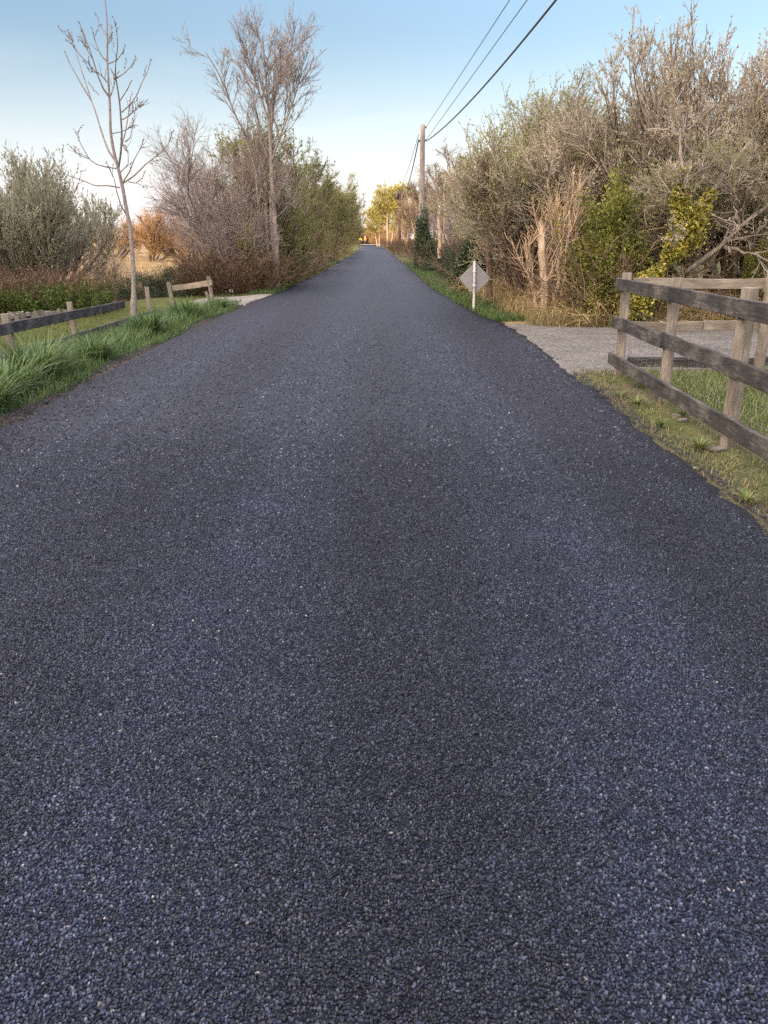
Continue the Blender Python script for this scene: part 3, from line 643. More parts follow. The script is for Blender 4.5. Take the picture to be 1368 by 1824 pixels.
# ------------------------------------------------------------------ fences
def board(name, p0, p1, w, h, mat, parent, tilt=0., side=None, seed=0, nseg=10):
    """plank from p0 to p1 (world), height h, thickness w; slightly bowed and chamfered"""
    gg = np.random.default_rng(seed); p0 = np.array(p0, float); p1 = np.array(p1, float)
    Lx = np.linalg.norm(p1 - p0); d = (p1 - p0) / Lx
    sd = norm(np.cross(d, np.array([0, 0, 1.]))) if side is None else np.array(side, float)
    up = np.cross(sd, d); s = np.linspace(0, 1, nseg)
    bow = .006 * np.sin(s * 5 + seed) + gg.normal(0, .0015, nseg)
    c = p0 + d * (s * Lx)[:, None] + up * bow[:, None] + sd * (.004 * np.sin(s * 4 + seed * 2))[:, None]
    ch = min(w, h) * .13
    prof = [(-w / 2 + ch, -h / 2), (w / 2 - ch, -h / 2), (w / 2, -h / 2 + ch), (w / 2, h / 2 - ch), (w / 2 - ch, h / 2), (-w / 2 + ch, h / 2), (-w / 2, h / 2 - ch), (-w / 2, -h / 2 + ch)]
    import bmesh
    bm = bmesh.new(); uvl = bm.loops.layers.uv.new('UVMap'); rings = []
    for i in range(nseg):
        jit = 1 + gg.normal(0, .012)
        rings.append([bm.verts.new(Vector(c[i] + sd * a * jit + up * b * jit)) for a, b in prof])
    for i in range(nseg - 1):
        for j in range(8):
            k2 = (j + 1) % 8
            f = bm.faces.new((rings[i][j], rings[i][k2], rings[i + 1][k2], rings[i + 1][j]))
            vv = [j * .09, (j + 1) * .09]
            for lp, uv in zip(f.loops, [(s[i] * Lx, vv[0]), (s[i] * Lx, vv[1]), (s[i + 1] * Lx, vv[1]), (s[i + 1] * Lx, vv[0])]): lp[uvl].uv = uv
    for rg, rev in ((rings[0], False), (rings[-1], True)):
        f = bm.faces.new(rg if rev else rg[::-1])
        for n_, lp in enumerate(f.loops): lp[uvl].uv = (.05 * n_, .03 * n_)
    bmesh.ops.recalc_face_normals(bm, faces=bm.faces)
    me = bpy.data.meshes.new(name); bm.to_mesh(me); bm.free(); me.materials.append(mat)
    o = link(name, me, parent)
    if parent is not None: o.matrix_parent_inverse = parent.matrix_basis.inverted()
    return o
def wmesh(parent, p0, p1, h0, h1, cell, name='wire_mesh'):
    mb = MB(); p0 = np.array(p0, float); p1 = np.array(p1, float); L_ = np.linalg.norm(p1 - p0); gg = np.random.default_rng(5)
    n = int(L_ / cell); up = np.array([0, 0, 1.])
    def sag(P, a): return P + np.stack([.012 * np.sin(a * 9), .012 * np.sin(a * 7 + 1), .012 * np.sin(a * 11 + 2)], -1)
    for zz in np.linspace(h0, h1, 7):
        s = np.linspace(0, 1, 40); P = p0 + (p1 - p0) * s[:, None] + up * zz; tube(mb, sag(P, s * 3 + zz)[None], np.full((1, 40), .0014), 3)
    for i in range(n + 1):
        s = np.linspace(0, 1, 8); P = p0 + (p1 - p0) * (i / n) + up * (h0 + (h1 - h0) * s)[:, None]; tube(mb, sag(P, i / n * 3 + h0 + s * (h1 - h0))[None], np.full((1, 8), .0012), 3)
    o = mb.build(name, M['wire'], parent)
    o.matrix_parent_inverse = parent.matrix_basis.inverted(); return o

# rail fence beside the road
A1 = G(1100, 668, -.04); A2 = G(1180, 718, -.04); A3 = G(1297, 797, -.04); dd = (A3 - A1) / 2; A4 = A3 + dd * 1.02; A5 = A4 + dd
fe = empty('rail_fence', A1); bpy.context.view_layer.update()
tag(fe, 'dark weathered three-rail post fence with wire running along the road edge', 'fence')
dirv = norm((A3 - A1)[None])[0]; left = np.array([dirv[1], -dirv[0], 0]); left = left if left[0] < 0 else -left
for i, (p, hh, lean) in enumerate([(A1, 1.17, .03), (A2, 1.19, .04), (A3, 1.2, -.02), (A4, 1.18, .02), (A5, 1.18, 0)]):
    sdv = norm(np.array([[1, .12 + .2 * (i - 1), 0.]]))[0] if i != 1 else norm(np.array([[1, -.15, 0.]]))[0]
    board('post', p + [0, 0, -.15], p + [lean * .6, lean, hh], .095, .1, M['post_wood'], fe, side=sdv, seed=i)
off = left * .07
def rl(z, a, b, sd_): return board('rail', a + off + [0, 0, z], b + off + [0, 0, z], .04, .135, M['rail_dark'], fe, seed=sd_, nseg=14)
for zi, (z, cuts) in enumerate([(1.05, (A1 - dirv * .1, A3 - dirv * .02, A5)), (.61, (A1 - dirv * .12, A2 + dirv * .03, A4)), (.19, (A1 - dirv * .16, A4 - dirv * .1, A5))]):
    for j in range(2): rl(z + (.012 if j else 0), cuts[j], cuts[j + 1] - dirv * .006, 10 + zi * 3 + j)
wmesh(fe, A1 - off * .9, A5 - off * .9, .02, .75, .15)
# fence along the lane
B1 = A1 + [.12, .06, 0]; B2 = np.array([4.47, 9.85, A1[2]]); B3 = B2 + (B2 - B1) * 1.0
lf = empty('lane_fence', B1); bpy.context.view_layer.update()
tag(lf, 'pale weathered three-rail fence fronting the gravel lane behind the dark one', 'fence')
for i, p in enumerate([B2, B3]): board('post', p + [.02, -.06, -.15], p + [.02, -.06, 1.22], .1, .1, M['post_wood'], lf, side=(1, .1, 0), seed=30 + i)
for z, m_ in ((1.05, 'rail_grey'), (.56, 'rail_grey'), (.14, 'rail_dark')):
    mid = B1 + (B2 - B1) * (.55 if z == .56 else 1.0)
    board('rail', B1 + [0, 0, z], mid + [-.005, 0, z - .01], .035, .115, M[m_], lf, seed=int(z * 50))
    if z == .56: board('rail', mid + [.005, .008, z + .012], B2 + [0, 0, z], .035, .11, M[m_], lf, seed=4)
    board('rail', B2 + [.01, 0, z], B3 + [0, 0, z], .035, .115, M[m_], lf, seed=int(z * 50) + 1)
wmesh(lf, B1 + [0, -.03, 0], B3 + [0, -.03, 0], .02, .5, .12)
# broken fence on the lawn side
YA, YB, YC = 11.3, 15., 19.
pa = at(13, 600, YA); bf = empty('broken_fence', (pa[0], pa[1], -.4)); bpy.context.view_layer.update()
tag(bf, 'broken two-rail timber fence on the lawn side, its top rail ending free', 'fence')
def vpost(px0, py0, px1, Y_, par, seed, w=.09):
    top = at(px0, py0, Y_); b = at(px1, py0, Y_); b = np.array([b[0], Y_, float(gz(b[0], Y_)) - .15])
    board('post', b, top, w, w, M['post_wood'], par, side=(1, .25, 0), seed=seed)
vpost(8, 559, 16, YA, bf, 40, .1); vpost(124, 538, 128, YB, bf, 41); vpost(261, 511, 266, YC, bf, 42)
pm = at(-150, 600, 8.6); pm = np.array([pm[0], 8.6, 0])
board('post', [pm[0], 8.6, float(gz(pm[0], 8.6)) - .1], [pm[0] - .04, 8.6, .5], .1, .1, M['post_wood'], bf, side=(1, .25, 0), seed=43)
fo = np.array([.075, 0, 0])
r0 = at(13, 584, YA); r1 = at(215, 541.5, 18.2); dr = r0 + (r0 - r1) * .42
board('rail', dr + fo, r1 + fo, .045, .15, M['rail_dark'], bf, seed=44, nseg=14)
q0 = at(13, 638, YA); q1 = at(270, 556, YC); dq = q0 + (q0 - q1) * .42
board('rail', dq + fo, q1 + fo, .045, .14, M['rail_dark'], bf, seed=45, nseg=14)
board('rail', at(272, 555, YC) + fo + [0, .03, 0], at(325, 572, 18.4) + fo, .045, .13, M['rail_dark'], bf, seed=46)
# short end section
YD, YE = 20.2, 19.6
sf = empty('fence_end_section', at(303, 545, YD)); bpy.context.view_layer.update()
tag(sf, 'short single-rail fence section between two posts at the track mouth', 'fence')
vpost(300, 503, 307, YD, sf, 50); vpost(371, 492, 379, YE, sf, 51)
board('rail', at(309, 514, YD) + [0, -.06, 0], at(379, 503, YE) + [0, -.07, 0], .04, .13, M['rail_grey'], sf, seed=52)
board('brace', at(366, 520, YE) + [0, .08, 0], at(378, 556, YE) + [0, .08, 0], .06, .07, M['post_wood'], sf, side=(1, 0, 0), seed=53)

# low dry-stone edging
gg = np.random.default_rng(9); mb = MB()
P0 = G(-60, 592, -.47); P1 = G(195, 566, -.47); n = 420
tt = gg.uniform(0, 1, n); lay = gg.integers(0, 4, n); base = P0 + (P1 - P0) * tt[:, None]
pos = base + np.stack([gg.normal(0, .05, n), gg.normal(0, .1, n), .03 + lay * .075 + gg.normal(0, .015, n)], 1); pos[:, 2] -= .1 * (tt > .75) * (lay > 1)
chips(mb, pos, gg.uniform(.08, .17, n), gg, gg.uniform(0, 1, n), .7)
tag(mb.build('stone_wall', M['stone']), 'low dry-stone wall of grey rubble edging the lawn under the red-stemmed shrubs', 'stone wall')

# ------------------------------------------------------------------ road sign seen from behind
S0 = G(844, 551, .0); S0[2] = float(gz(S0[0], S0[1])); sg = empty('road_sign', S0); tag(sg, 'diamond-shaped grey road sign seen from the back on a pale pole', 'road sign')
mb = MB(); tube(mb, np.array([[[0, 0, -.2], [-.005, 0, .5], [-.018, 0, 1.07]]]), np.full((1, 3), .031), 12, cap=True); mb.build('pole', M['galv'], sg, True)
import bmesh
bm = bmesh.new(); hw = .345; pts = []
for kq in range(4):
    a0 = kq * math.pi / 2
    for da in (-.07, 0, .07):
        rr2 = hw * (.965 if da else .985); pts.append((math.cos(a0 + da) * rr2, math.sin(a0 + da) * rr2))
vs = [bm.verts.new((x, .052, z + .7)) for x, z in pts]; f = bm.faces.new(vs)
r_ = bmesh.ops.extrude_face_region(bm, geom=[f]); bmesh.ops.translate(bm, verts=[v for v in r_['geom'] if isinstance(v, bmesh.types.BMVert)], vec=(0, .004, 0))
bmesh.ops.recalc_face_normals(bm, faces=bm.faces)
me = bpy.data.meshes.new('plate'); bm.to_mesh(me); bm.free(); me.materials.append(M['sign_back']); link('plate', me, sg)
for zc in (.55, .85):
    mb = MB(); tube(mb, np.array([[[-.01, -.01, zc - .02], [-.01, -.01, zc + .02]]]), np.full((1, 2), .037), 12, cap=True)
    mb.build('clamp', M['galv'], sg, True)

# ------------------------------------------------------------------ utility poles and wires
def upole(loc, h, r, mat, label, steps=True, box=False):
    e = empty('utility_pole', loc); tag(e, label, 'utility pole')
    n = 14; s = np.linspace(0, 1, n)
    import bmesh
    bm = bmesh.new(); uvl = bm.loops.layers.uv.new('UVMap'); rings = []; k = 14
    for i in range(n):
        z = -.5 + s[i] * (h + .5); rad = r * (1 - .28 * s[i])
        rings.append([bm.verts.new((math.cos(6.283 * j / k) * rad, math.sin(6.283 * j / k) * rad, z)) for j in range(k)])
    for i in range(n - 1):
        for j in range(k):
            j2 = (j + 1) % k; f = bm.faces.new((rings[i][j], rings[i][j2], rings[i + 1][j2], rings[i + 1][j])); f.smooth = True
            for lp, uv in zip(f.loops, [(s[i] * h, j * .07), (s[i] * h, j * .07 + .07), (s[i + 1] * h, j * .07 + .07), (s[i + 1] * h, j * .07)]): lp[uvl].uv = uv
    bm.faces.new(rings[-1])
    me = bpy.data.meshes.new('shaft'); bm.to_mesh(me); bm.free(); me.materials.append(mat); link('shaft', me, e)
    if steps:
        for zz, sd in ((h * .73, -1), (h * .73, 1), (h * .66, -1), (h * .60, 1), (h * .55, -1)):
            mb = MB(); rad = r * .8; tube(mb, np.array([[[sd * rad * .7, 0, zz], [sd * (rad + .16), 0, zz]]]), np.full((1, 2), .011), 6); mb.build('step', M['dark_metal'], e)
    for zz, sd in ((h - .12, 1), (h - .72, 1), (h - .75, -1)):
        mb = MB(); rad = r * .7; tube(mb, np.array([[[sd * rad * .8, 0, zz - .06], [sd * (rad + .05), 0, zz], [sd * (rad + .07), 0, zz + .05]]]), np.array([[.015, .05, .04]]), 8, cap=True); mb.build('insulator', M['ceramic'], e)
    if box:
        mb = MB()
        for sd in (-1, 1):
            tube(mb, np.array([[[sd * .28, 0, h - 1.05], [sd * .28, 0, h - 1.0], [sd * .28, 0, h - .35], [sd * .28, 0, h - .3]]]), np.array([[.1, .2, .2, .1]]), 10, cap=True)
        tube(mb, np.array([[[-.4, 0, h - .8], [.4, 0, h - .8]]]), np.full((1, 2), .04), 4, cap=True); mb.build('transformer', M['dark_metal'], e, True)
    return e
T1 = at(755, 222, 45); zb = float(gz(T1[0] - .2, 45)); x1 = at(752, 300, 45)[0]
upole((x1, 45, zb), T1[2] - zb, .165, M['pole_wood'], 'pale wooden utility pole with step bolts rising from dark ivy')
T2 = at(712, 338, 100); zb2 = float(gz(T2[0], 100))
upole((T2[0], 100, zb2), T2[2] - zb2, .17, M['pole_dark'], 'dark brown utility pole with transformers farther down the road', False, True)
x3, y3 = 4.3, -6.
upole((x3, y3, float(gz(x3, y3))), 7.0, .19, M['pole_wood'], 'wooden utility pole behind the rail fence near the viewpoint', True)
pf = at(176, 382, 140); upole((pf[0], 140, -.6), pf[2] + .6, .14, M['pole_dark'], 'thin distant utility pole standing in the far field', False)
def wire(p0, p1, sag, r, label):
    s = np.linspace(0, 1, 60); P = np.array(p0) + (np.array(p1) - np.array(p0)) * s[:, None]; P[:, 2] -= 4 * sag * s * (1 - s)
    mb = MB(); tube(mb, P[None], np.full((1, 60), r), 6); tag(mb.build('overhead_wire', M['cable'], smooth=True), label, 'wire', 'overhead wires along the road')
hT = T1[2]
wire((x1 + .2, 45, hT - .07), (4.05, y3, 7.0), .03, .011, 'thin overhead wire fixed highest on the pale pole')
wire((x1 + .2, 45, hT - .67), (4.42, y3, 6.95), .0, .011, 'thin overhead wire fixed just under the highest one')
wire((x1 + .2, 45, hT - .75), (4.2, y3, 7.0), .85, .024, 'thick sagging black overhead cable from the pale pole')
wire((x1 - .2, 45, hT - .70), (T2[0] + .28, 100, T2[2] - .2), .9, .03, 'thick cable running on from the pale pole to the dark one')
wire((x1 - .2, 45, hT - .45), (T2[0] - .28, 100, T2[2] - .2), .5, .015, 'thin wire running on from the pale pole to the dark one')

# ------------------------------------------------------------------ ash sapling, branch by branch
def zq(l): return [(60 + a / 3.8, b / 3.8) for a, b in l]
YS = 21.0
gs = np.random.default_rng(77)
TR = [(238, 562)] + zq([(678, 2000), (675, 1824), (655, 1550), (632, 1440), (600, 1260), (575, 1150), (540, 1020), (520, 900), (515, 700), (505, 550), (498, 400), (497, 150), (484, 0), (476, -120)])
BR = [[(565, 1110), (500, 1010), (455, 880), (420, 760), (390, 680), (345, 540), (300, 400), (262, 280), (240, 210)], [(390, 680), (340, 600), (290, 510), (245, 430), (210, 350)],
      [(515, 660), (470, 600), (430, 500), (400, 400), (375, 320), (335, 240), (310, 150)], [(430, 500), (370, 430), (310, 370), (275, 320), (245, 240)], [(400, 400), (340, 300), (305, 260)],
      [(500, 420), (460, 380), (430, 320), (405, 240), (397, 190)], [(497, 250), (465, 200), (425, 100)],
      [(575, 1130), (590, 1030), (597, 900), (590, 800), (580, 680), (565, 580), (552, 500), (555, 420), (567, 330), (567, 240), (545, 130)], [(520, 650), (545, 580), (555, 500)],
      [(590, 1000), (620, 900), (640, 780), (655, 660), (665, 630)], [(595, 760), (650, 710), (700, 640), (735, 550), (765, 500), (795, 400)], [(560, 530), (620, 490), (665, 440), (688, 390)],
      [(585, 680), (630, 610), (660, 550)], [(600, 810), (650, 780), (690, 740), (730, 690)], [(525, 905), (600, 890), (660, 860), (695, 845)], [(620, 960), (655, 930), (670, 860), (690, 720)],
      [(590, 1165), (640, 1110), (640, 1050), (622, 980)], [(605, 1240), (680, 1190), (760, 1110), (840, 1050), (910, 980), (940, 890)], [(640, 1230), (690, 1240), (730, 1210), (755, 1165)],
      [(600, 1240), (650, 1160), (680, 1080), (720, 1010), (745, 945)], [(560, 1140), (490, 1130), (420, 1110), (375, 1075), (320, 980), (280, 880)], [(375, 1075), (310, 1050), (265, 1010), (240, 985)],
      [(585, 1270), (500, 1255), (420, 1258), (340, 1225), (250, 1195), (190, 1165), (150, 1110), (130, 1060)], [(635, 1465), (590, 1390), (560, 1290), (545, 1210), (510, 1140), (490, 1100)],
      [(500, 560), (450, 500), (385, 480)], [(440, 640), (400, 600), (372, 560)], [(505, 430), (560, 410), (605, 350), (618, 310)], [(500, 270), (520, 250), (530, 225)], [(497, 300), (530, 270), (540, 300)]]
loc0 = at(236, 556, YS); loc0 = np.array([loc0[0], YS, float(gz(loc0[0], YS))])
tree = empty('ash_sapling', loc0); tag(tree, 'slender leafless grey sapling with upturned budded branches on the verge', 'sapling')
tb = MB(); P = np.array([at(x, y, YS) for x, y in TR]); P = resample(P, 40) - loc0
P[0, 2] = -.2
s = np.linspace(0, 1, 40); tube(tb, P[None], (.056 * (1 - s) ** .8 * (1 - .1 * s) + .0065)[None] * np.where(s < .06, 1.35, 1.)[None], 9, .5)
tb.build('trunk', M['bark_ash'], tree, True)
cb = MB(); bud = MB(); tips = []; twpl = []
for b in BR:
    px = zq(b); Lm_ = sum(math.hypot(px[i + 1][0] - px[i][0], px[i + 1][1] - px[i][1]) for i in range(len(px) - 1)) * YS / 1560
    dy = gs.uniform(-.55, .55) * Lm_
    pts = np.array([at(x, y, YS + dy * (i / (len(px) - 1)) ** .9) for i, (x, y) in enumerate(px)]) - loc0
    pts = resample(pts, 18); s = np.linspace(0, 1, 18)
    r0 = .012 + .012 * min(Lm_ / 2.5, 1.3)
    tube(cb, pts[None], (r0 * (1 - s) + .006 * s)[None], 6, .4); tips.append((pts[-1], pts[-1] - pts[-2])); twpl.append(pts)
TW = np.array(twpl); radT = np.full(TW.shape[:2], .012)
pl2, rd2 = branch(TW, radT, dict(n=2.6, t0=.15, t1=.95, ang=45, angv=12, len=.34, lt=.3, segs=4, wob=.08, up=.14, r=.007, r1=.004), gs)
tube(cb, pl2, rd2, 4, .4)
for p_ in pl2[::2]: tips.append((p_[-1], p_[-1] - p_[-2]))
for p_, d_ in tips:
    d_ = d_ / max(np.linalg.norm(d_), 1e-6)
    for kk_ in range(6):
        st = p_ - d_ * .05 * kk_ + gs.normal(0, .012, 3); dv = d_ * 1.0 + gs.normal(0, .45, 3); dv /= np.linalg.norm(dv); ln_ = .06
        tube(cb, np.array([[st, st + dv * ln_ * .4, st + dv * ln_]]), np.array([[.005, .0115, .002]]), 4, .3, 1)
cb.build('crown', [M['bark_ash'], M['twig_purple']], tree, True)

# ------------------------------------------------------------------ plants
def bush_levels(Hh, n1, n2, n3, ang=38, up=.10, r=.016):
    return [dict(n=n1, t0=.15, t1=1, ang=ang, len=Hh * .5, lt=.55, segs=5, wob=.14, up=up, r=r, r1=.006, wood=True, k=5),
            dict(n=n2, t0=.15, t1=1, ang=36, len=Hh * .22, lt=.45, segs=4, wob=.14, up=up, r=.007, r1=.004, k=3),
            dict(n=n3, t0=.15, t1=1, ang=34, len=Hh * .10, lt=.4, segs=3, wob=.13, up=up * .8, r=.0045, r1=.0026, k=3)]
def bare(name, seed, Hh, n=7, lean=30, spread=.35, n1=9, n2=9, n3=7, leaf=None, lm=None, bark='bark_brown', twig='twig_grey', up=.07, r0=.06):
    return plant(name, seed, lambda g: stems(g, n, spread, lean, Hh * .72, 7, .08, .03, r0, .018), bush_levels(Hh, n1, n2, n3, up=up), M[bark], M[twig], leaf, lm)
budleaf = dict(n=6.5, len=.045, wr=.55, fwd=.9, rnd=.5, dense=.35)
PROTO = {}
# hedge of bare shrubs, three growth forms
PROTO['hedge'] = [bare('hedge_shrub', 100 + i, 4.6, [9, 8, 10][i], [21, 16, 27][i], .55, 9, 10, 8, budleaf, M[['leaf_olive', 'leaf_bud', 'leaf_olive'][i]], twig='twig_grey') for i in range(3)]
# upright shrubs whose shoots rise into the sky
PROTO['upright'] = [plant('upright_shrub', 120 + i, lambda g: stems(g, 8, .5, 22, 3.0, 7, .09, .05, .055, .02),
    [dict(n=9, t0=.25, t1=1, ang=34, len=2.0, lt=.35, segs=6, wob=.07, up=.14, r=.016, r1=.006, wood=True, k=5),
     dict(n=11, t0=.1, t1=1, ang=32, len=.75, lt=.35, segs=4, wob=.07, up=.17, r=.007, r1=.0035, k=3),
     dict(n=4, t0=.1, t1=1, ang=30, len=.26, lt=.3, segs=2, wob=.1, up=.1, r=.004, r1=.0028, k=3)],
    M['bark_brown'], M['twig_grey'], [dict(n=4, len=.045, wr=.5, fwd=1.1, rnd=.4, dense=.35), dict(src=2, n=5, len=.045, wr=.5, fwd=1.1, rnd=.4, dense=.4)], M['leaf_bud']) for i in range(2)]
PROTO['willow'] = [plant('willow', 140 + i, lambda g: stems(g, 10, .6, 36, 2.9, 7, .11, .02, .06, .022),
    [dict(n=9, t0=.2, t1=1, ang=40, len=1.9, lt=.3, segs=6, wob=.09, up=.16, r=.016, r1=.006, wood=True, k=5),
     dict(n=13, t0=.05, t1=1, ang=32, len=.95, lt=.35, segs=4, wob=.06, up=.2, r=.007, r1=.0035, k=3),
     dict(n=3.5, t0=.1, t1=1, ang=28, len=.28, lt=.3, segs=2, wob=.1, up=.1, r=.004, r1=.0028, k=3)],
    M['bark_brown'], M['twig_grey'], [dict(n=6.5, len=.065, wr=.4, fwd=1.2, rnd=.35, dense=.4), dict(src=2, n=6, len=.065, wr=.4, fwd=1.2, rnd=.35, dense=.3)], M['leaf_willow']) for i in range(2)]
PROTO['purple'] = [bare('bare_shrub', 160 + i, 5.2, 9, 25, .6, 9, 9, 7, dict(n=.9, len=.045, wr=.5), M['leaf_bud'], 'bark_grey', 'twig_purple', .05) for i in range(2)]
PROTO['brush'] = [plant('brush', 170 + i, lambda g: stems(g, 60, .75, 38, 1.35, 5, .08, .02, .009, .004),
    [dict(n=6, t0=.2, t1=1, ang=28, len=.5, lt=.4, segs=3, wob=.1, up=.05, r=.005, r1=.003, k=3), dict(n=4, t0=.1, t1=1, ang=30, len=.2, lt=.3, segs=2, wob=.1, up=.03, r=.0035, r1=.0025, k=3)],
    M['twig_red'], M['twig_red'], dict(n=.3, len=.03, wr=.5), M['leaf_bud'], ktr=4) for i in range(2)]
def dog_extra(g, tb, cb, gens):
    pl = gens[0][0]; N = len(pl); i = np.repeat(np.arange(N), 85); t = g.uniform(.02, .78, len(i)) ** 1.1; p, tan = along(pl, i, t)
    leaves(cb, p + g.normal(0, .03, p.shape), g.normal(size=p.shape) + [0, 0, .5], .07 * g.uniform(.6, 1.3, len(p)), .5, g.uniform(0, 1, len(p)), 2, g)
PROTO['dogwood'] = [plant('dogwood', 180 + i, lambda g: stems(g, 75, .75, 20, 1.15, 5, .05, .04, .007, .003),
    [dict(n=5, t0=.3, t1=1, ang=22, len=.4, lt=.4, segs=3, wob=.07, up=.1, r=.004, r1=.0025, k=3)], M['twig_red'], M['twig_red'], dict(n=2.5, t0=.2, len=.035, wr=.5), [M['twig_brown'], M['leaf_dogwood']], dog_extra, ktr=4) for i in range(2)]
def mound(name, seed, Hh, Wd, n, ln, mat, twig='twig_brown', wr=.5, nst=26):
    def ex(g, tb, cb, gens):
        d = norm(g.normal(size=(n, 3))); d[:, 2] = np.abs(d[:, 2]); r = g.uniform(.45, 1, n) ** .6
        lump = 1 + .22 * np.sin(d[:, 0] * 5 + seed) * np.cos(d[:, 1] * 6 + seed) + .15 * np.sin(d[:, 2] * 9 + 2 * d[:, 0] * 4)
        p = d * (r * lump)[:, None] * np.array([Wd, Wd, Hh])
        cl = np.sin(p[:, 0] * 7 + seed) + np.sin(p[:, 1] * 6) + np.sin(p[:, 2] * 8 + 1)
        k = cl > g.uniform(-2.6, .8, n); p, d = p[k], d[k]
        leaves(cb, p, d * .8 + g.normal(size=p.shape) * .7, ln * g.uniform(.6, 1.3, len(p)), wr, np.clip(g.uniform(0, .75, len(p)) + cl[k] * .08 + .1, 0, 1), 1, g)
    return plant(name, seed, lambda g: stems(g, nst, Wd * .3, 55, Hh * 1.0, 5, .15, .02, .014, .005),
        [dict(n=7, t0=.2, t1=1, ang=40, len=Hh * .4, lt=.3, segs=3, wob=.2, up=.03, r=.006, r1=.003, k=3)], M['bark_brown'], M[twig], None, M[mat], ex, ktr=5)
PROTO['gorse'] = [mound('gorse', 200 + i, .85, 1.0, 22000, .06, 'leaf_gorse', wr=.22) for i in range(2)]
PROTO['ivybush'] = [mound('ivy_bush', 210 + i, 1.9, .62, 15000, .06, 'leaf_bush') for i in range(2)]
PROTO['ivydark'] = [mound('dark_ivy', 220 + i, 3.0, .85, 11000, .12, 'leaf_ivy', wr=.65) for i in range(2)]
def bramble_ex(g, tb, cb, gens): pass
PROTO['bramble'] = [plant('bramble', 230 + i, lambda g: stems(g, 45, .6, 65, 1.25, 7, .16, -.05, .007, .004),
    [dict(n=6, t0=.1, t1=1, ang=50, len=.4, lt=.3, segs=4, wob=.22, up=-.03, r=.005, r1=.003, k=3)], M['twig_tan'], M['twig_tan'], dict(n=3, len=.05, wr=.55), M['leaf_bush'], ktr=4) for i in range(2)]

# row of hedge trees in young leaf
def row_extra(g, tb, cb, gens):
    n = 9000; a = g.uniform(0, 6.28, n); r = .55 * np.sqrt(g.uniform(.1, 1, n)) * (1 + .4 * np.sin(a * 3)); z = g.uniform(0, 1, n) ** 1.2 * 2.7
    p = np.stack([np.cos(a) * r * 1.5, np.sin(a) * r * 1.9, z], 1)
    cl = np.sin(p[:, 1] * 7 + p[:, 0] * 2) + .6 * np.sin(z * 3 + p[:, 0] * 5) + .5 * np.sin(p[:, 0] * 8)
    k = cl > g.uniform(-1.6, 1.0, n)
    d = g.normal(size=p.shape) * .6 + np.array([0, 0, -.4])
    leaves(cb, p[k], d[k], .075 * g.uniform(.6, 1.3, k.sum()), .55, np.clip(g.uniform(0, .8, k.sum()) + .1 * cl[k], 0, 1), 2, g)
PROTO['row'] = [plant('hedge_tree', 250 + i, lambda g: stems(g, 4, .5, 20, 4.4, 7, .05, .03, .08, .025),
    [dict(n=13, t0=.12, t1=1, ang=42, len=2.2, lt=.5, segs=5, wob=.09, up=.10, r=.02, r1=.007, wood=True, k=5),
     dict(n=11, t0=.1, t1=1, ang=36, len=.85, lt=.4, segs=4, wob=.1, up=.07, r=.008, r1=.004, k=3),
     dict(n=6, t0=.1, t1=1, ang=34, len=.32, lt=.3, segs=2, wob=.1, up=.04, r=.005, r1=.003, k=3)],
    M['bark_grey'], M['twig_brown'], [dict(n=[5.2, 3.2, 4.6][i], len=.075, wr=.55, dense=.15)], [M['leaf_fresh'], M['leaf_bush']], row_extra) for i in range(3)]
# tall tree with several leaders
AL = np.array([-3.75, 27., float(gz(-3.75, 27.))])
def alder_trunk(g):
    A = np.array([at(x, y, 27.) for x, y in [(494, 520), (491, 423), (485, 326), (481, 250), (478, 190), (474, 150), (471, 110), (469, 80), (468, 62)]]) - AL
    B = np.array([at(x, y, 27. + d) for x, y, d in [(494, 515, .0), (484, 400, .1), (481, 300, .25), (484, 215, .4), (492, 165, .6), (498, 125, .7), (503, 95, .9)]]) - AL
    C_ = np.array([at(x, y, 27. + d) for x, y, d in [(470, 470, .3), (455, 300, .2), (435, 235, .1), (418, 205, -.1), (405, 165, -.2), (388, 128, -.3), (366, 92, -.5)]]) - AL
    D = np.array([at(x, y, 27. + d) for x, y, d in [(478, 480, .3), (474, 380, .6), (466, 250, .9), (452, 175, 1.), (432, 110, 1.2)]]) - AL
    E = np.array([at(x, y, 27. + d) for x, y, d in [(484, 290, .0), (496, 250, -.3), (512, 210, -.5), (526, 170, -.7), (534, 140, -.8)]]) - AL
    F_ = np.array([at(x, y, 27. + d) for x, y, d in [(479, 215, 0), (462, 165, -.3), (448, 125, -.5), (438, 90, -.7)]]) - AL
    G_ = np.array([at(x, y, 27. + d) for x, y, d in [(478, 190, .1), (496, 150, .4), (512, 118, .6), (520, 92, .7)]]) - AL
    pl = np.stack([resample(q, 12) for q in (A, B, C_, D, E, F_, G_)]); s = np.linspace(0, 1, 12)[None]
    return pl, np.array([.08, .062, .036, .034, .022, .02, .02])[:, None] * (1 - s) ** .8 + .012
PROTO['alder'] = plant('alder', 307, alder_trunk, [dict(n=16, t0=.24, t1=1, ang=32, len=1.6, lt=.48, segs=6, wob=.07, up=.11, r=.015, r1=.005, wood=True, k=5),
    dict(n=8, t0=.12, t1=1, ang=32, len=.75, lt=.4, segs=4, wob=.09, up=.09, r=.0075, r1=.004, k=3), dict(n=3.5, t0=.15, t1=1, ang=34, len=.26, lt=.3, segs=2, wob=.1, up=.06, r=.005, r1=.0035, k=3)],
    M['bark_alder'], M['twig_purple'], dict(n=.5, len=.06, wr=.6, dense=.2), M['leaf_bud'])
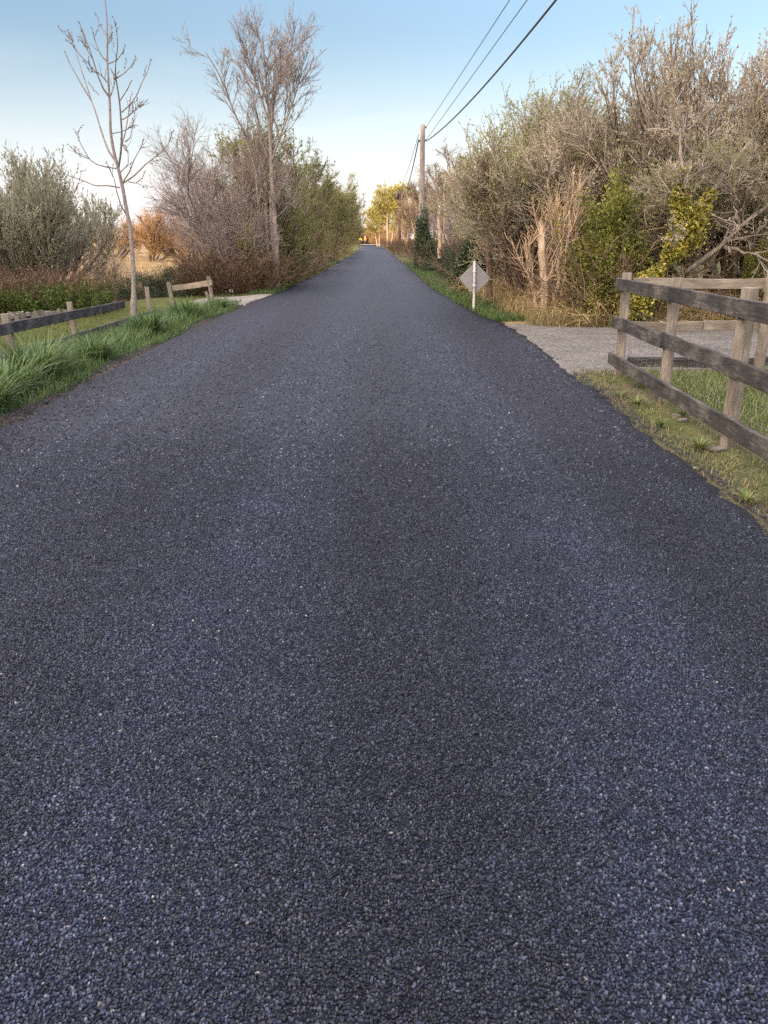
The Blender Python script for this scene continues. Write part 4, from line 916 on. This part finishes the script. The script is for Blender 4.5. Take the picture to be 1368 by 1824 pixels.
# broad bare tree of the field, and tall bare roadside tree
PROTO['field'] = [plant('field_tree', 320 + i, lambda g: stems(g, 6, .7, 50, 4.2, 7, .1, .05, .16, .04),
    [dict(n=11, t0=.2, t1=1, ang=40, len=2.6, lt=.4, segs=5, wob=.1, up=.10, r=.04, r1=.014, wood=True, k=5), dict(n=10, t0=.15, t1=1, ang=36, len=1.2, lt=.4, segs=4, wob=.1, up=.08, r=.018, r1=.01, k=3),
     dict(n=6, t0=.15, t1=1, ang=34, len=.5, lt=.3, segs=2, wob=.1, up=.04, r=.012, r1=.008, k=3)], M['bark_brown'], M['twig_orange'], dict(n=.8, len=.1, wr=.5), M['leaf_bud']) for i in range(2)]
PROTO['tall'] = [plant('roadside_tree', 340 + i, lambda g: stems(g, 3, .35, 14, 7.2, 8, .05, .03, .14, .03),
    [dict(n=16, t0=.25, t1=1, ang=42, len=2.6, lt=.5, segs=5, wob=.1, up=.08, r=.035, r1=.012, wood=True, k=5), dict(n=9, t0=.15, t1=1, ang=36, len=1.1, lt=.4, segs=4, wob=.1, up=.06, r=.016, r1=.009, k=3),
     dict(n=5, t0=.15, t1=1, ang=34, len=.45, lt=.3, segs=2, wob=.1, up=.03, r=.011, r1=.007, k=3)], M['bark_pale'], M['twig_brown'], dict(n=.8, len=.11, wr=.5), M['leaf_bud']) for i in range(2)]
PROTO['gold'] = [plant('golden_tree', 360 + i, lambda g: stems(g, 2, .3, 8, 8.6, 8, .04, .03, .2, .04),
    [dict(n=26, t0=.3, t1=1, ang=58, len=4.2, lt=.6, segs=5, wob=.08, up=.05, r=.05, r1=.015, wood=True, k=5), dict(n=10, t0=.15, t1=1, ang=40, len=1.5, lt=.4, segs=4, wob=.1, up=.03, r=.02, r1=.011, k=3),
     dict(n=5, t0=.1, t1=1, ang=36, len=.6, lt=.3, segs=2, wob=.1, up=.0, r=.013, r1=.008, k=3)], M['bark_pale'], M['twig_brown'], dict(n=6.5, len=.19, wr=.65, dense=.4), M['leaf_gold']) for i in range(1)]
PROTO['evergreen'] = [plant('evergreen', 380 + i, lambda g: stems(g, 1, .1, 3, 18, 8, .02, .02, .4, .06),
    [dict(n=70, t0=.06, t1=1, ang=78, len=5.2, lt=.75, segs=5, wob=.05, up=-.02, r=.06, r1=.02, wood=True, k=4), dict(n=12, t0=.1, t1=1, ang=45, len=1.3, lt=.4, segs=2, wob=.1, up=-.03, r=.02, r1=.01, k=3)],
    M['bark_brown'], M['twig_brown'], dict(n=22, len=.75, wr=.6, dense=.6), M['evergreen']) for i in range(1)]

def put(key, i, x, y, s, rz, name, label, cat, group=None, sink=0.0, parts=('trunk', 'crown')):
    lst = PROTO[key]; e = make(name, lst[i % len(lst)], (x, y, float(gz(x, y)) - sink), label, cat, group, rz, s, parts); return e

# --- lawn-side planting
put('willow', 0, -11.0, 26.5, 1.12, .3, 'willow_shrub', 'big grey-green willow shrub with upright shoots behind the red-stemmed shrubs', 'willow')
put('willow', 1, -12.8, 27.5, 1.15, 1.9, 'willow_shrub', 'grey-green willow shrub cut off by the picture edge', 'willow')
put('willow', 0, -12.0, 30., 1.0, 4.1, 'willow_shrub', 'smaller willow shrub at the field side of the big one', 'willow')
put('purple', 1, -10.6, 33., .33, 2.2, 'gnarled_shrub', 'low gnarled bare shrub at the field edge beyond the willow', 'shrub')
dwl = 'red-brown stemmed shrub with green lower growth behind the stone wall'
for i, (x, y, s) in enumerate([(-10.9, 21.6, 1.), (-10.1, 21.2, 1.08), (-9.3, 21.5, 1.), (-8.6, 21.2, 1.08), (-7.9, 21.6, .98), (-9.7, 22.4, 1.15), (-8.3, 22.3, 1.1), (-11.7, 22., 1.05)]):
    put('dogwood', i, x, y, s, i * 1.3, 'dogwood_shrub', dwl, 'shrub', 'red-stemmed shrubs behind the stone wall', .03, ('stems', 'foliage'))
for i, (x, y, s) in enumerate([(-7.3, 25.2, .9), (-6.3, 25.4, .95), (-5.6, 25.9, .72)]):
    put('gorse', i, x, y, s, i * 2.1, 'gorse_bush', ['low dark green bush left of the sapling trunk, above the stone wall end', 'low dark green bush directly behind the sapling trunk', 'small dark bush behind the short fence section'][i], 'bush', 'dark bushes behind the sapling', 0, ('stems', 'foliage'))
# --- roadside thicket
make('tall_alder', PROTO['alder'], AL, 'tallest leafless tree with pale blotched trunk above the roadside thicket', 'tree')
for i, (x, y, s, l) in enumerate([(-4.9, 28.0, .9, 'bare purplish shrub leaning toward the field, lowest and outermost of the thicket'), (-5.1, 29.2, 1.08, 'tall bare purplish shrub directly behind the pale blotched trunk'), (-5.5, 31.5, .95, 'bare purplish shrub at the back of the thicket facing the field'), (-5.0, 26.4, .62, 'small bare shrub in front of the pale blotched trunk')]):
    put('purple', i, x, y, s, i * 1.7 + .4, 'bare_shrub', l, 'shrub', 'bare shrubs around the tall tree')
for i, (x, y, s) in enumerate([(-5.0, 25.3, 1.0), (-4.75, 24.9, 1.1), (-4.4, 25.0, 1.1), (-5.5, 26.6, .8), (-4.9, 26.0, 1.1)]):
    put('brush', i, x, y, s, i * 1.1, 'brush_thicket', 'low red-brown brush at the foot of the tall leafless tree', 'brush', 'brush at the foot of the tall tree', .02, ('stems', 'twigs'))
yy_ = 28.6; i = 0
while yy_ < 118:
    x = float(xl(yy_)) - 1.25 - .25 * math.sin(i * 2.2) - .45 * max(0., min(1., (yy_ - 60) / 30))
    s = (.93 + .14 * math.sin(i * 1.9)) * (1.0 if yy_ < 60 else 1.12)
    lab = {0: 'green-leafed hedge tree nearest the viewer in the row, beside the pale blotched trunk', 1: 'hedge tree second in the row, leaning out over the road edge'}.get(i, 'hedge tree in young leaf, clothed with creeper at its foot, in the long roadside row')
    put('row', i, x, yy_, s, i * 2.4, 'hedge_tree', lab, 'tree', 'hedge trees along the road'); yy_ += 2.4 + .035 * yy_; i += 1

for i, (x, y, s) in enumerate([(-4.05, 26.2, .85), (-3.85, 28.2, 1.0), (-3.8, 30.6, 1.1), (-3.75, 33.4, 1.1), (-3.7, 37., 1.15), (-3.7, 41.5, 1.2)]):
    put('ivybush', i, x, y, (s, s, s * 1.15), i * 1.7, 'creeper_bush', ['low leafy bush at the road edge beside the pale blotched trunk', 'leafy creeper-covered bush second along the row foot'][i] if i < 2 else 'leafy creeper-covered bush at the foot of the roadside row', 'bush', 'creeper bushes at the foot of the row', 0, ('stems', 'foliage'))
# --- hedge beyond the lane
hl = 'bare twiggy grey-brown shrub within the dense hedge beyond the gravel lane'
hg = 'shrubs of the hedge beyond the lane'
HS = [('hedge', 0, 3.65, 19.6, 1.0, 'rounded bare shrub in the hedge just behind the road sign'), ('hedge', 1, 4.7, 18.0, .95, None), ('upright', 0, 7.0, 17.4, 1.3, 'upright pale-shooted shrub rising high over the middle of the fence'), ('hedge', 2, 6.9, 16.8, .85, None),
      ('upright', 1, 7.7, 17.0, 1.42, 'tallest upright-shooted shrub at the picture edge over the fence'), ('upright', 0, 9.6, 17.6, 1.25, hl), ('hedge', 0, 8.6, 16.6, .85, None), ('hedge', 1, 3.9, 22.2, .9, 'bare shrub standing behind the road sign toward the pale utility pole'), ('hedge', 2, 4.4, 21.5, 1.05, None),
      ('hedge', 0, 6.0, 20.5, .85, None), ('hedge', 1, 8.0, 20.2, .9, None), ('hedge', 2, 10., 20.4, .95, None), ('hedge', 1, 4.3, 26., .85, None), ('hedge', 0, 5.6, 26., 1.0, None), ('hedge', 2, 4.6, 30., .85, None), ('upright', 1, 6.4, 18.6, 1.25, None), ('upright', 1, 4.5, 18.8, .98, None), ('upright', 0, 3.5, 20.8, .9, None), ('upright', 1, 8.7, 18.2, 1.3, None), ('upright', 0, 5.1, 20., 1.15, None), ('hedge', 1, 11.4, 17.5, 1.1, None), ('upright', 1, 11.5, 19.8, 1.1, None)]
for i, (k, j, x, y, s, l) in enumerate(HS):
    put(k, j, x, y, s, i * 2.03 + .5, 'hedge_shrub', l or hl, 'shrub', hg)
# leafy bushes and ivy in front of it
for i, (px, Y_, s, l) in enumerate([(1085, 16., 1.25, 'yellow-green leafy bush in the hedge foot beside the corner fence post'), (1050, 16.3, .8, 'smaller yellow-green bush behind the corner fence post'), (1030, 16.4, .62, 'low green bush at the hedge foot across the lane'), (1345, 16., .7, 'leafy bush behind the far end of the lane fence')]):
    p = at(px, 560, Y_); put('ivybush', i, p[0], Y_, s, i * 2., 'leafy_bush', l, 'bush', 'leafy bushes along the hedge foot', 0, ('stems', 'foliage'))
for i, (x, y, s) in enumerate([(3.9, 16.1, .9), (4.3, 15.8, .8), (5.6, 15.8, .6), (6.4, 15.6, .8), (4.6, 17.2, 1.1), (4.0, 18.4, .8), (4.1, 16.6, .9), (4.9, 16.0, .85), (5.8, 16., .9), (6.6, 15.9, .9), (7.5, 15.9, 1.), (4.2, 16.2, .8), (3.4, 20.5, .9), (8.6, 16., 1.), (4.0, 16.9, .7), (3.2, 24., .9)]):
    put('bramble', i, x, y, s, i * 1.4, 'bramble_tangle', 'tangle of dry bramble stems at the foot of the hedge', 'bramble', 'bramble tangles at the hedge foot', .02, ('stems', 'twigs'))
# leaning trunks with ivy
def custom_tree(name, seed, Y_, curves, bark, twig, levels, label, cat, ivy=None, ivym=None, leaf=None, lm=None, group=None):
    b0 = at(*curves[0][0][0][:2], Y_); loc = np.array([b0[0], Y_, b0[2]]); g2 = np.random.default_rng(seed)
    loc[2] = float(gz(loc[0], Y_))
    pls = []; rad = []
    for pts, ra, rb in curves:
        P = resample(np.array([at(p[0], p[1], Y_ + (p[2] if len(p) > 2 else 0)) for p in pts]) - loc, 14)
        P[1:-1] += g2.normal(0, .015, P[1:-1].shape); pls.append(P); rad.append(np.linspace(ra, rb, 14))
    tr = (np.array(pls), np.array(rad))
    def ex(g, tb, cb, gens):
        if not ivy: return
        for (ci, t0, t1, n, sp2, ln) in ivy:
            t = g.uniform(t0, t1, n); p, tan = along(tr[0], np.full(n, ci), t)
            w = sp2 * (.6 + .4 * np.sin(t * 17 + ci)); p = p + g.normal(size=p.shape) * w[:, None]
            leaves(cb, p, g.normal(size=p.shape) * .6 + [0, -.3, -.3], ln * g.uniform(.6, 1.3, n), .75, g.uniform(0, 1, n), 2, g)
    ms = plant(name, seed, tr, levels, M[bark], M[twig], leaf, [M[lm or 'leaf_bud'], M[ivym or 'leaf_ivyyellow']], ex, ktr=9)
    return make(name, ms, loc, label, cat, group)
lv = [dict(n=7, t0=.25, t1=1, ang=48, len=.9, lt=.4, segs=5, wob=.16, up=.02, r=.02, r1=.007, wood=True, k=5), dict(n=7, t0=.2, t1=1, ang=40, len=.4, lt=.3, segs=4, wob=.15, up=.03, r=.007, r1=.004, k=3), dict(n=5, t0=.2, t1=1, ang=36, len=.18, lt=.3, segs=2, wob=.15, up=.02, r=.0045, r1=.003, k=3)]
custom_tree('leaning_tree', 401, 15.1, [([(1118, 560), (1150, 510, -.1), (1195, 455, -.2), (1240, 385, -.1), (1290, 310, .2), (1340, 250, .4)], .085, .04), ([(1200, 452, -.2), (1212, 380, -.3), (1213, 310, -.3), (1215, 265, -.2), (1212, 230, 0)], .06, .02)],
    'bark_grey', 'twig_grey', lv, 'leaning trunk smothered in yellow-green ivy behind the lane fence', 'tree', [(0, .0, .68, 13000, .13, .06), (1, .2, .65, 3200, .075, .055)], 'leaf_ivyyellow', dict(n=2, len=.05, wr=.55))
custom_tree('leaning_tree', 402, 15.2, [([(1200, 530), (1225, 480, 0), (1270, 450, .1), (1320, 405, .2), (1380, 355, .3), (1440, 320, .4)], .046, .03), ([(1290, 440, .1), (1340, 455, -.3), (1390, 470, -.6)], .035, .012), ([(1320, 405, .2), (1300, 350, .0), (1310, 300, -.1)], .035, .012)],
    'bark_grey', 'twig_grey', lv, 'bare pale crooked trunk leaning toward the picture edge behind the lane fence', 'tree', None, None, dict(n=1.2, len=.05, wr=.55))
# cut pale stems
slv = [dict(n=9, t0=.3, t1=1, ang=32, len=1.1, lt=.3, segs=5, wob=.1, up=.10, r=.014, r1=.006, wood=True, k=4), dict(n=6, t0=.1, t1=1, ang=34, len=.4, lt=.3, segs=3, wob=.12, up=.05, r=.006, r1=.0035, k=3)]
custom_tree('pollard_stems', 410, 16.3, [([(968, 575), (970, 500), (966, 440), (962, 395, .1)], .085, .06), ([(985, 575), (996, 480), (1000, 420), (992, 352, .1)], .04, .03), ([(995, 575), (1003, 500), (1012, 430), (1014, 375, .1)], .032, .02), ([(958, 575), (952, 520, -.1), (935, 480, -.2)], .04, .02)],
    'bark_pale', 'twig_tan', slv, 'cluster of pale cut stems with bare regrowth in the hedge by the lane mouth', 'tree', [(1, .55, .95, 250, .05, .06)], 'leaf_ivyyellow')
custom_tree('dark_stem_tree', 411, 19.2, [([(872, 530), (871, 470), (868, 400), (868, 330), (862, 280)], .075, .03), ([(873, 500), (890, 465, -.1), (912, 430, -.2)], .03, .015)],
    'bark_brown', 'twig_brown', [dict(lv[0], t0=.55), lv[1], lv[2]], 'dark slim trunk rising just beyond the diamond sign', 'tree', None, None, dict(n=3, len=.05, wr=.55), None)
custom_tree('cut_trunk', 412, 36., [([(783, 460), (784, 420), (782, 390), (783, 366)], .085, .065)], 'bark_pale', 'twig_tan', [dict(n=4, t0=.4, t1=1, ang=35, len=.8, segs=4, r=.02, r1=.01, wood=True, k=4), dict(n=4, ang=35, len=.35, segs=2, r=.008, r1=.005)], 'pale cut-off trunk on the verge between the ivy column and the hedge', 'tree trunk')
custom_tree('slim_trunk', 413, 37., [([(791, 460), (790, 420), (793, 380), (790, 350), (792, 320)], .06, .03)], 'bark_pale', 'twig_tan', slv, 'slim pale trunk right beside the cut-off one on the verge', 'tree trunk')
# ivy columns, shrubs along the far verge
put('ivydark', 0, 2.05, 44., (.6, .6, .98), .5, 'ivy_shrub', 'dark green ivy shrub wrapped round the foot of the pale utility pole', 'ivy', 'ivy shrubs on the verge', 0, ('stems', 'foliage'))
put('ivydark', 1, 2.35, 40.5, .5, 1.5, 'ivy_shrub', 'lower dark green shrub in front of the ivied pole', 'ivy', 'ivy shrubs on the verge', 0, ('stems', 'foliage'))
put('ivydark', 0, 2.75, 25.5, (.75, .75, .55), 2.5, 'ivy_shrub', 'low dark evergreen shrub on the bank beyond the road sign', 'ivy', 'ivy shrubs on the verge', 0, ('stems', 'foliage'))
for i, (x, y, s, l) in enumerate([(3.1, 31.5, 1.15, 'dark olive shrub on the verge halfway from the sign to the ivied pole'), (3.0, 36.5, 1.15, 'dark olive shrub on the verge just before the ivied pole'), (3.4, 28.5, 1.4, 'dark olive shrub under the hedge beyond the sign')]):
    put('gorse', i, x, y, s, i * 1.9, 'olive_shrub', l, 'shrub', 'dark shrubs on the verge', 0, ('stems', 'foliage'))
for i, (x, y, s, kx) in enumerate([(5.2, 34., .95, 'hedge'), (4.2, 38.5, .75, 'purple'), (5.4, 42., 1., 'hedge'), (4.0, 49., .8, 'purple'), (5.2, 53, 1., 'hedge')]):
    put(kx, i, x, y, s, i * 1.6, 'verge_shrub', 'bare brown shrub on the verge behind the cut-off trunk', 'shrub', 'bare shrubs along the far verge')
tl = 'tall bare tree with pale trunk in the far roadside stand'
for i, (x, y, s) in enumerate([(4.2, 56, .75), (3.4, 66, .78), (5.4, 62, .9), (3.3, 76, .74), (5.0, 82, .9), (3.7, 90, .78), (5.2, 104, .95), (4.6, 116, .85), (5.6, 128, 1.), (7., 75, 1.), (7.6, 96, 1.05), (2.6, 84, .6), (3.2, 108, .7)]):
    put('tall', i, x, y, s, i * 1.9, 'roadside_tree', tl, 'tree', 'bare trees of the far stand')
for i, (x, y, s) in enumerate([(3.9, 30, .9), (3.9, 36, 1.), (3.2, 50, .9), (2.9, 56, .9), (2.6, 63, .8), (2.0, 74, .8), (1.7, 88, .9), (1.5, 108, .9), (1.2, 124, 1.)]):
    put('brush', i, x, y, s * 1.3, i, 'verge_brush', 'low brown brush lining the verge on the pole side of the road', 'brush', 'brush under the far stand', .0, ('stems', 'twigs'))
put('gold', 0, .8, 146, (1.2, 1.2, 1.14), .4, 'golden_tree', 'sunlit yellow-green tree in new leaf at the far end of the road', 'tree', 'golden trees at the road end')
put('gold', 0, 4.6, 158, .85, 2.4, 'golden_tree', 'golden tree standing just behind the dark pole', 'tree', 'golden trees at the road end')
put('gold', 0, -1.0, 172, (.95, .95, .85), 3.4, 'golden_tree', 'smaller golden tree low over the road end', 'tree', 'golden trees at the road end')
for i, (x, y, s) in enumerate([(-1.5, 212, .7), (-8, 232, .9), (-4, 244, .9), (1.5, 226, .8), (-12, 250, 1.), (-10.5, 205, .65), (-17, 232, .95), (4, 200, .8), (-8.5, 219, 1.15), (-6.3, 222, 1.2), (-4.2, 219, 1.05), (-2.2, 222, 1.2), (-9.6, 226, 1.3), (-6.8, 230, 1.4), (-3., 232, 1.35), (.2, 214, 1.05)]):
    put('field', i, x, y, s, i * 1.4, 'orange_tree', 'orange-brown bare tree closing the far end of the road', 'tree', 'orange-brown trees at the road end', .9)
# --- field trees
for i, (x, y, s, l) in enumerate([(-21.5, 78, .95, 'broad bare orange-lit tree in the field with a low spreading limb'), (-25.5, 80, .9, 'bare orange-lit tree in the field, just left of the spreading one'), (-17.3, 76, .8, 'bare tree in the field partly hidden by the roadside thicket'), (-29., 92, .8, 'bare brown tree in the field behind the sapling')]):
    put('field', i, x, y, s, i * 2.2, 'field_tree', l, 'tree', 'bare trees in the field')
for i in range(14):
    x = -34 - i * 7.5 + 3 * math.sin(i * 3.1); y = 165 + 12 * math.sin(i * 1.7) + i * 2
    put('field', i, x, y, .85 + .15 * math.sin(i * 2.7), i * 1.1, 'distant_tree', 'distant bare tree in the treeline across the field', 'tree', 'distant trees across the field', .3)
for i, (x, y) in enumerate([(-14, 120), (-20, 135), (-26, 128)]):
    put('field', i, x, y, .8, i * 1.9, 'distant_tree', 'distant bare tree in the treeline across the field', 'tree', 'distant trees across the field', .3)
# unseen evergreens, added out of frame to keep low sun off the near road
for i in range(22):
    tt = (i % 11) / 10. + (.05 if i > 10 else 0); x = -44 + 9 * tt + 1. * math.sin(i * 2.3) - (5.5 if i > 10 else 0); y = 34 - 77 * tt
    put('evergreen', 0, x, y, (1.3, 1.3, .86 + .06 * math.sin(i * 1.9)), i * 1.3, 'added_shade_tree', 'tall dark evergreen added out of view to shade the near road', 'tree', 'unseen evergreens added for shade')

# litter
o = link('litter_scrap', stone_mesh(17, .09, .06, .08)); o.data.materials.clear(); o.data.materials.append(M['litter']); p = G(412, 524, -.1); o.location = (p[0], p[1], float(gz(p[0], p[1])) + .06)
tag(o, 'small white scrap of litter in the grass below the red-brown brush', 'litter')

# ------------------------------------------------------------------ two people at the far end of the road
def person(loc, rz, top, leg, label, stride):
    e = empty('person', loc, rz); tag(e, label, 'person')
    J = {'pelvis': (0, 0, .95), 'waist': (0, 0, 1.1), 'chest': (0, -.01, 1.33), 'neck': (0, 0, 1.48), 'head': (0, -.02, 1.6), 'crown': (0, -.02, 1.72)}
    def skin(name, nodes, edges, mat, root):
        names = list(nodes); me = bpy.data.meshes.new(name); me.from_pydata([nodes[k][0] for k in names], [(names.index(a), names.index(b)) for a, b in edges], [])
        ob = link(name, me, e); me.materials.append(mat); md = ob.modifiers.new('skin', 'SKIN'); md.use_smooth_shade = True
        for k, vv in zip(names, me.skin_vertices[0].data):
            r = nodes[k][1]; vv.radius = (r, r * .75 if 'chest' in k or 'pelvis' in k or 'waist' in k else r); vv.use_root = (k == root)
        sd = ob.modifiers.new('sub', 'SUBSURF'); sd.levels = 1; sd.render_levels = 1; return ob
    n = {'pelvis': (J['pelvis'], .15), 'waist': (J['waist'], .13), 'chest': (J['chest'], .16), 'neck': (J['neck'], .055), 'head': (J['head'], .095), 'crown': (J['crown'], .075), 'nose': ((0, -.13, 1.6), .02)}
    ed = [('pelvis', 'waist'), ('waist', 'chest'), ('chest', 'neck'), ('neck', 'head'), ('head', 'crown'), ('head', 'nose')]
    for s_, nm in ((-1, 'a'), (1, 'b')):
        st = stride * s_
        n.update({'sh' + nm: ((.2 * s_, 0, 1.4), .06), 'el' + nm: ((.27 * s_, .04 - st * .15, 1.13), .045), 'wr' + nm: ((.27 * s_, -.08 - st * .2, .9), .033), 'pa' + nm: ((.27 * s_, -.11 - st * .2, .82), .035),
                  'hi' + nm: ((.1 * s_, 0, .9), .1), 'kn' + nm: ((.11 * s_, -.03 + st * .25, .5), .065), 'an' + nm: ((.11 * s_, st * .42, .1), .045), 'to' + nm: ((.12 * s_, st * .42 - .16, .05), .04)})
        for f_ in range(5): n['f%d%s' % (f_, nm)] = (((.25 + .018 * f_) * s_, -.12 - st * .2 - (.03 if f_ == 0 else 0), .74 + .012 * abs(f_ - 2)), .008); ed.append(('pa' + nm, 'f%d%s' % (f_, nm)))
        ed += [('chest', 'sh' + nm), ('sh' + nm, 'el' + nm), ('el' + nm, 'wr' + nm), ('wr' + nm, 'pa' + nm), ('pelvis', 'hi' + nm), ('hi' + nm, 'kn' + nm), ('kn' + nm, 'an' + nm), ('an' + nm, 'to' + nm)]
    skin('body', n, ed, M['skin'], 'pelvis')
    def sub(keys, grow): return {k: (n[k][0], n[k][1] + grow) for k in keys}
    kj = ['pelvis', 'waist', 'chest', 'sha', 'shb', 'ela', 'elb', 'wra', 'wrb']; skin('jacket', sub(kj, .03), [x for x in ed if x[0] in kj and x[1] in kj], top, 'waist')
    kt = ['pelvis', 'hia', 'hib', 'kna', 'knb', 'ana', 'anb']; skin('trousers', sub(kt, .022), [x for x in ed if x[0] in kt and x[1] in kt], leg, 'pelvis')
    mb = MB(); a = np.linspace(0, 1, 6); tube(mb, np.array([[[0, -.02, 1.62 + .16 * t_] for t_ in a]]), np.array([[.125, .122, .115, .1, .07, .02]]), 12); mb.build('helmet', M['helmet'], e, True)
M['skin'] = plain_mat('skin', (.5, .32, .24), .6); M['hv_yellow'] = plain_mat('hv_yellow', (.62, .72, .06), .7); M['hv_orange'] = plain_mat('hv_orange', (.85, .16, .03), .7); M['navy'] = plain_mat('navy', (.02, .025, .05), .8); M['helmet'] = plain_mat('helmet', (.7, .68, .6), .4)
for (px, Y_, top, lab, rz, st) in [(642, 200, 'hv_yellow', 'person in a yellow hi-vis jacket walking at the far end of the road', .4, .5), (650.5, 196, 'hv_orange', 'person in an orange hi-vis jacket at the far end of the road', -.6, .35)]:
    p = at(px, 440, Y_); z = .06 + float(.5 * sstep(60, 400, np.hypot(p[0], Y_)) * np.sin(p[0] * .02 + Y_ * .013))
    person((p[0], Y_, z), rz, M[top], M['navy'], lab, st)

# ------------------------------------------------------------------ light, sky, camera
SUN_EL, SUN_ROT = R(7.5), R(-122.)
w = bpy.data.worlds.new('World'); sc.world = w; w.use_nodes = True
N = w.node_tree.nodes; L = w.node_tree.links; N.clear()
sky = N.new('ShaderNodeTexSky'); sky.sky_type = 'NISHITA'; sky.sun_disc = False; sky.sun_elevation = SUN_EL; sky.sun_rotation = SUN_ROT
sky.altitude = 0; sky.air_density = 1.0; sky.dust_density = .25; sky.ozone_density = 2.2
tc = N.new('ShaderNodeTexCoord'); mp = N.new('ShaderNodeMapping'); mp.inputs['Scale'].default_value = (1, 1, 5.5); L.new(tc.outputs['Generated'], mp.inputs['Vector'])
cn = noise(N, L, mp.outputs[0], 2.6, 7, .6, .3)
cr = ramp(N, [(0, 0, 0), (1, 1, 1)], [.5, .78]); L.new(cn.outputs['Fac'], cr.inputs['Fac'])
sx = N.new('ShaderNodeSeparateXYZ'); L.new(tc.outputs['Generated'], sx.inputs[0])
el = N.new('ShaderNodeMapRange'); el.inputs[1].default_value = .0; el.inputs[2].default_value = .2; el.inputs[3].default_value = .6; el.inputs[4].default_value = .0; L.new(sx.outputs['Z'], el.inputs[0])
cf = N.new('ShaderNodeMath'); cf.operation = 'MULTIPLY'; L.new(cr.outputs['Color'], cf.inputs[0]); L.new(el.outputs[0], cf.inputs[1])
mx = N.new('ShaderNodeMix'); mx.data_type = 'RGBA'; L.new(cf.outputs[0], mx.inputs[0]); L.new(sky.outputs[0], mx.inputs[6]); mx.inputs[7].default_value = (5.2, 5.0, 5.1, 1)
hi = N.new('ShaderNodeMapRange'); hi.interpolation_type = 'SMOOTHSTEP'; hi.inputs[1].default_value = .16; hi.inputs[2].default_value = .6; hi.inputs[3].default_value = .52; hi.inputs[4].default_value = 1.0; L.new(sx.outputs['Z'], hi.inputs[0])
# sky fill added to brighten the shade: pale overhead, warm round the sun
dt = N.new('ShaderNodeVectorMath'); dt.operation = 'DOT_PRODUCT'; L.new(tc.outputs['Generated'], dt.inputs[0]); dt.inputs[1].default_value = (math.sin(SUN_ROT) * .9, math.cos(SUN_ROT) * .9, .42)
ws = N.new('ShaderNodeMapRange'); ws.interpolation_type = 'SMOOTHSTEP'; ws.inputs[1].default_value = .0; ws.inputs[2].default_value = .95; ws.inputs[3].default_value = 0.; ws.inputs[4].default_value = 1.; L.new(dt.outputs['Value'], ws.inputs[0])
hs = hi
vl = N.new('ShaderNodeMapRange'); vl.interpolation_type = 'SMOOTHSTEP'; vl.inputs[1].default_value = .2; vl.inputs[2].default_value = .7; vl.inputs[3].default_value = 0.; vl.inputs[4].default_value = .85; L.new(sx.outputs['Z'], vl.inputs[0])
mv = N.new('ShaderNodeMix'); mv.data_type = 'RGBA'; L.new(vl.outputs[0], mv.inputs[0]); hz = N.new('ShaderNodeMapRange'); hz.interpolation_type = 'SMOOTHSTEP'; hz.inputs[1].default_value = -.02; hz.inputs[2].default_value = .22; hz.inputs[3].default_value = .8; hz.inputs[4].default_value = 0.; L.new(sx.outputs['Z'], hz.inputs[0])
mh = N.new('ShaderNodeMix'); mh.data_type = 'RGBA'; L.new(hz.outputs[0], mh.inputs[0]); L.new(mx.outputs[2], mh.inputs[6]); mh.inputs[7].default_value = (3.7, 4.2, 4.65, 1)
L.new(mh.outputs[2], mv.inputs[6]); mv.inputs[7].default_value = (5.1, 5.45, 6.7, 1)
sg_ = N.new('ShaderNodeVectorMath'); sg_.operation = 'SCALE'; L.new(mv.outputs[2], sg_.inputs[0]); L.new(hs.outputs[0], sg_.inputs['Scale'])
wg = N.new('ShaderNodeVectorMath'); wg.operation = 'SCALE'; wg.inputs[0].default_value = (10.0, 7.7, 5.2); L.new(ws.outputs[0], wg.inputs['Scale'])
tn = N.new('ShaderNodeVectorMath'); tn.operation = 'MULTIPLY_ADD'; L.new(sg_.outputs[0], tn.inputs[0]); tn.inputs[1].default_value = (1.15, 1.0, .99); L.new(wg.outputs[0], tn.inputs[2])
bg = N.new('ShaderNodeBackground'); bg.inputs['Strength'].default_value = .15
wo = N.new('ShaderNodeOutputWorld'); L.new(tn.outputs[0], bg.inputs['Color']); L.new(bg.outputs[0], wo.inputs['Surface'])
sl = bpy.data.lights.new('sun', 'SUN'); sl.energy = 2.0; sl.angle = R(.6); sl.color = (1., .74, .45)
so = bpy.data.objects.new('sun', sl); COL.objects.link(so)
sv = Vector((math.sin(SUN_ROT) * math.cos(SUN_EL), math.cos(SUN_ROT) * math.cos(SUN_EL), math.sin(SUN_EL)))
so.rotation_euler = sv.to_track_quat('Z', 'Y').to_euler(); so.location = (-30, -20, 30)

cam = bpy.data.cameras.new('camera'); co = bpy.data.objects.new('camera', cam); COL.objects.link(co)
co.location = (0, 0, H); co.rotation_euler = (math.pi / 2 - PITCH, 0, 0)
cam.sensor_fit = 'VERTICAL'; cam.sensor_height = 24; cam.lens = F / 1824 * 24; cam.clip_start = .05; cam.clip_end = 5000
sc.camera = co
sc.view_settings.view_transform = 'Standard'; sc.view_settings.look = 'None'; sc.view_settings.gamma = 1; sc.view_settings.exposure = 1.85
sc.render.engine = 'CYCLES'
sc.cycles.use_denoising = False
try: sc.cycles.denoiser = 'OPENIMAGEDENOISE'
except Exception: pass
sc.cycles.max_bounces = 5; sc.cycles.diffuse_bounces = 2; sc.cycles.glossy_bounces = 2; sc.cycles.transmission_bounces = 4; sc.cycles.transparent_max_bounces = 4
sc.cycles.caustics_reflective = False; sc.cycles.caustics_refractive = False
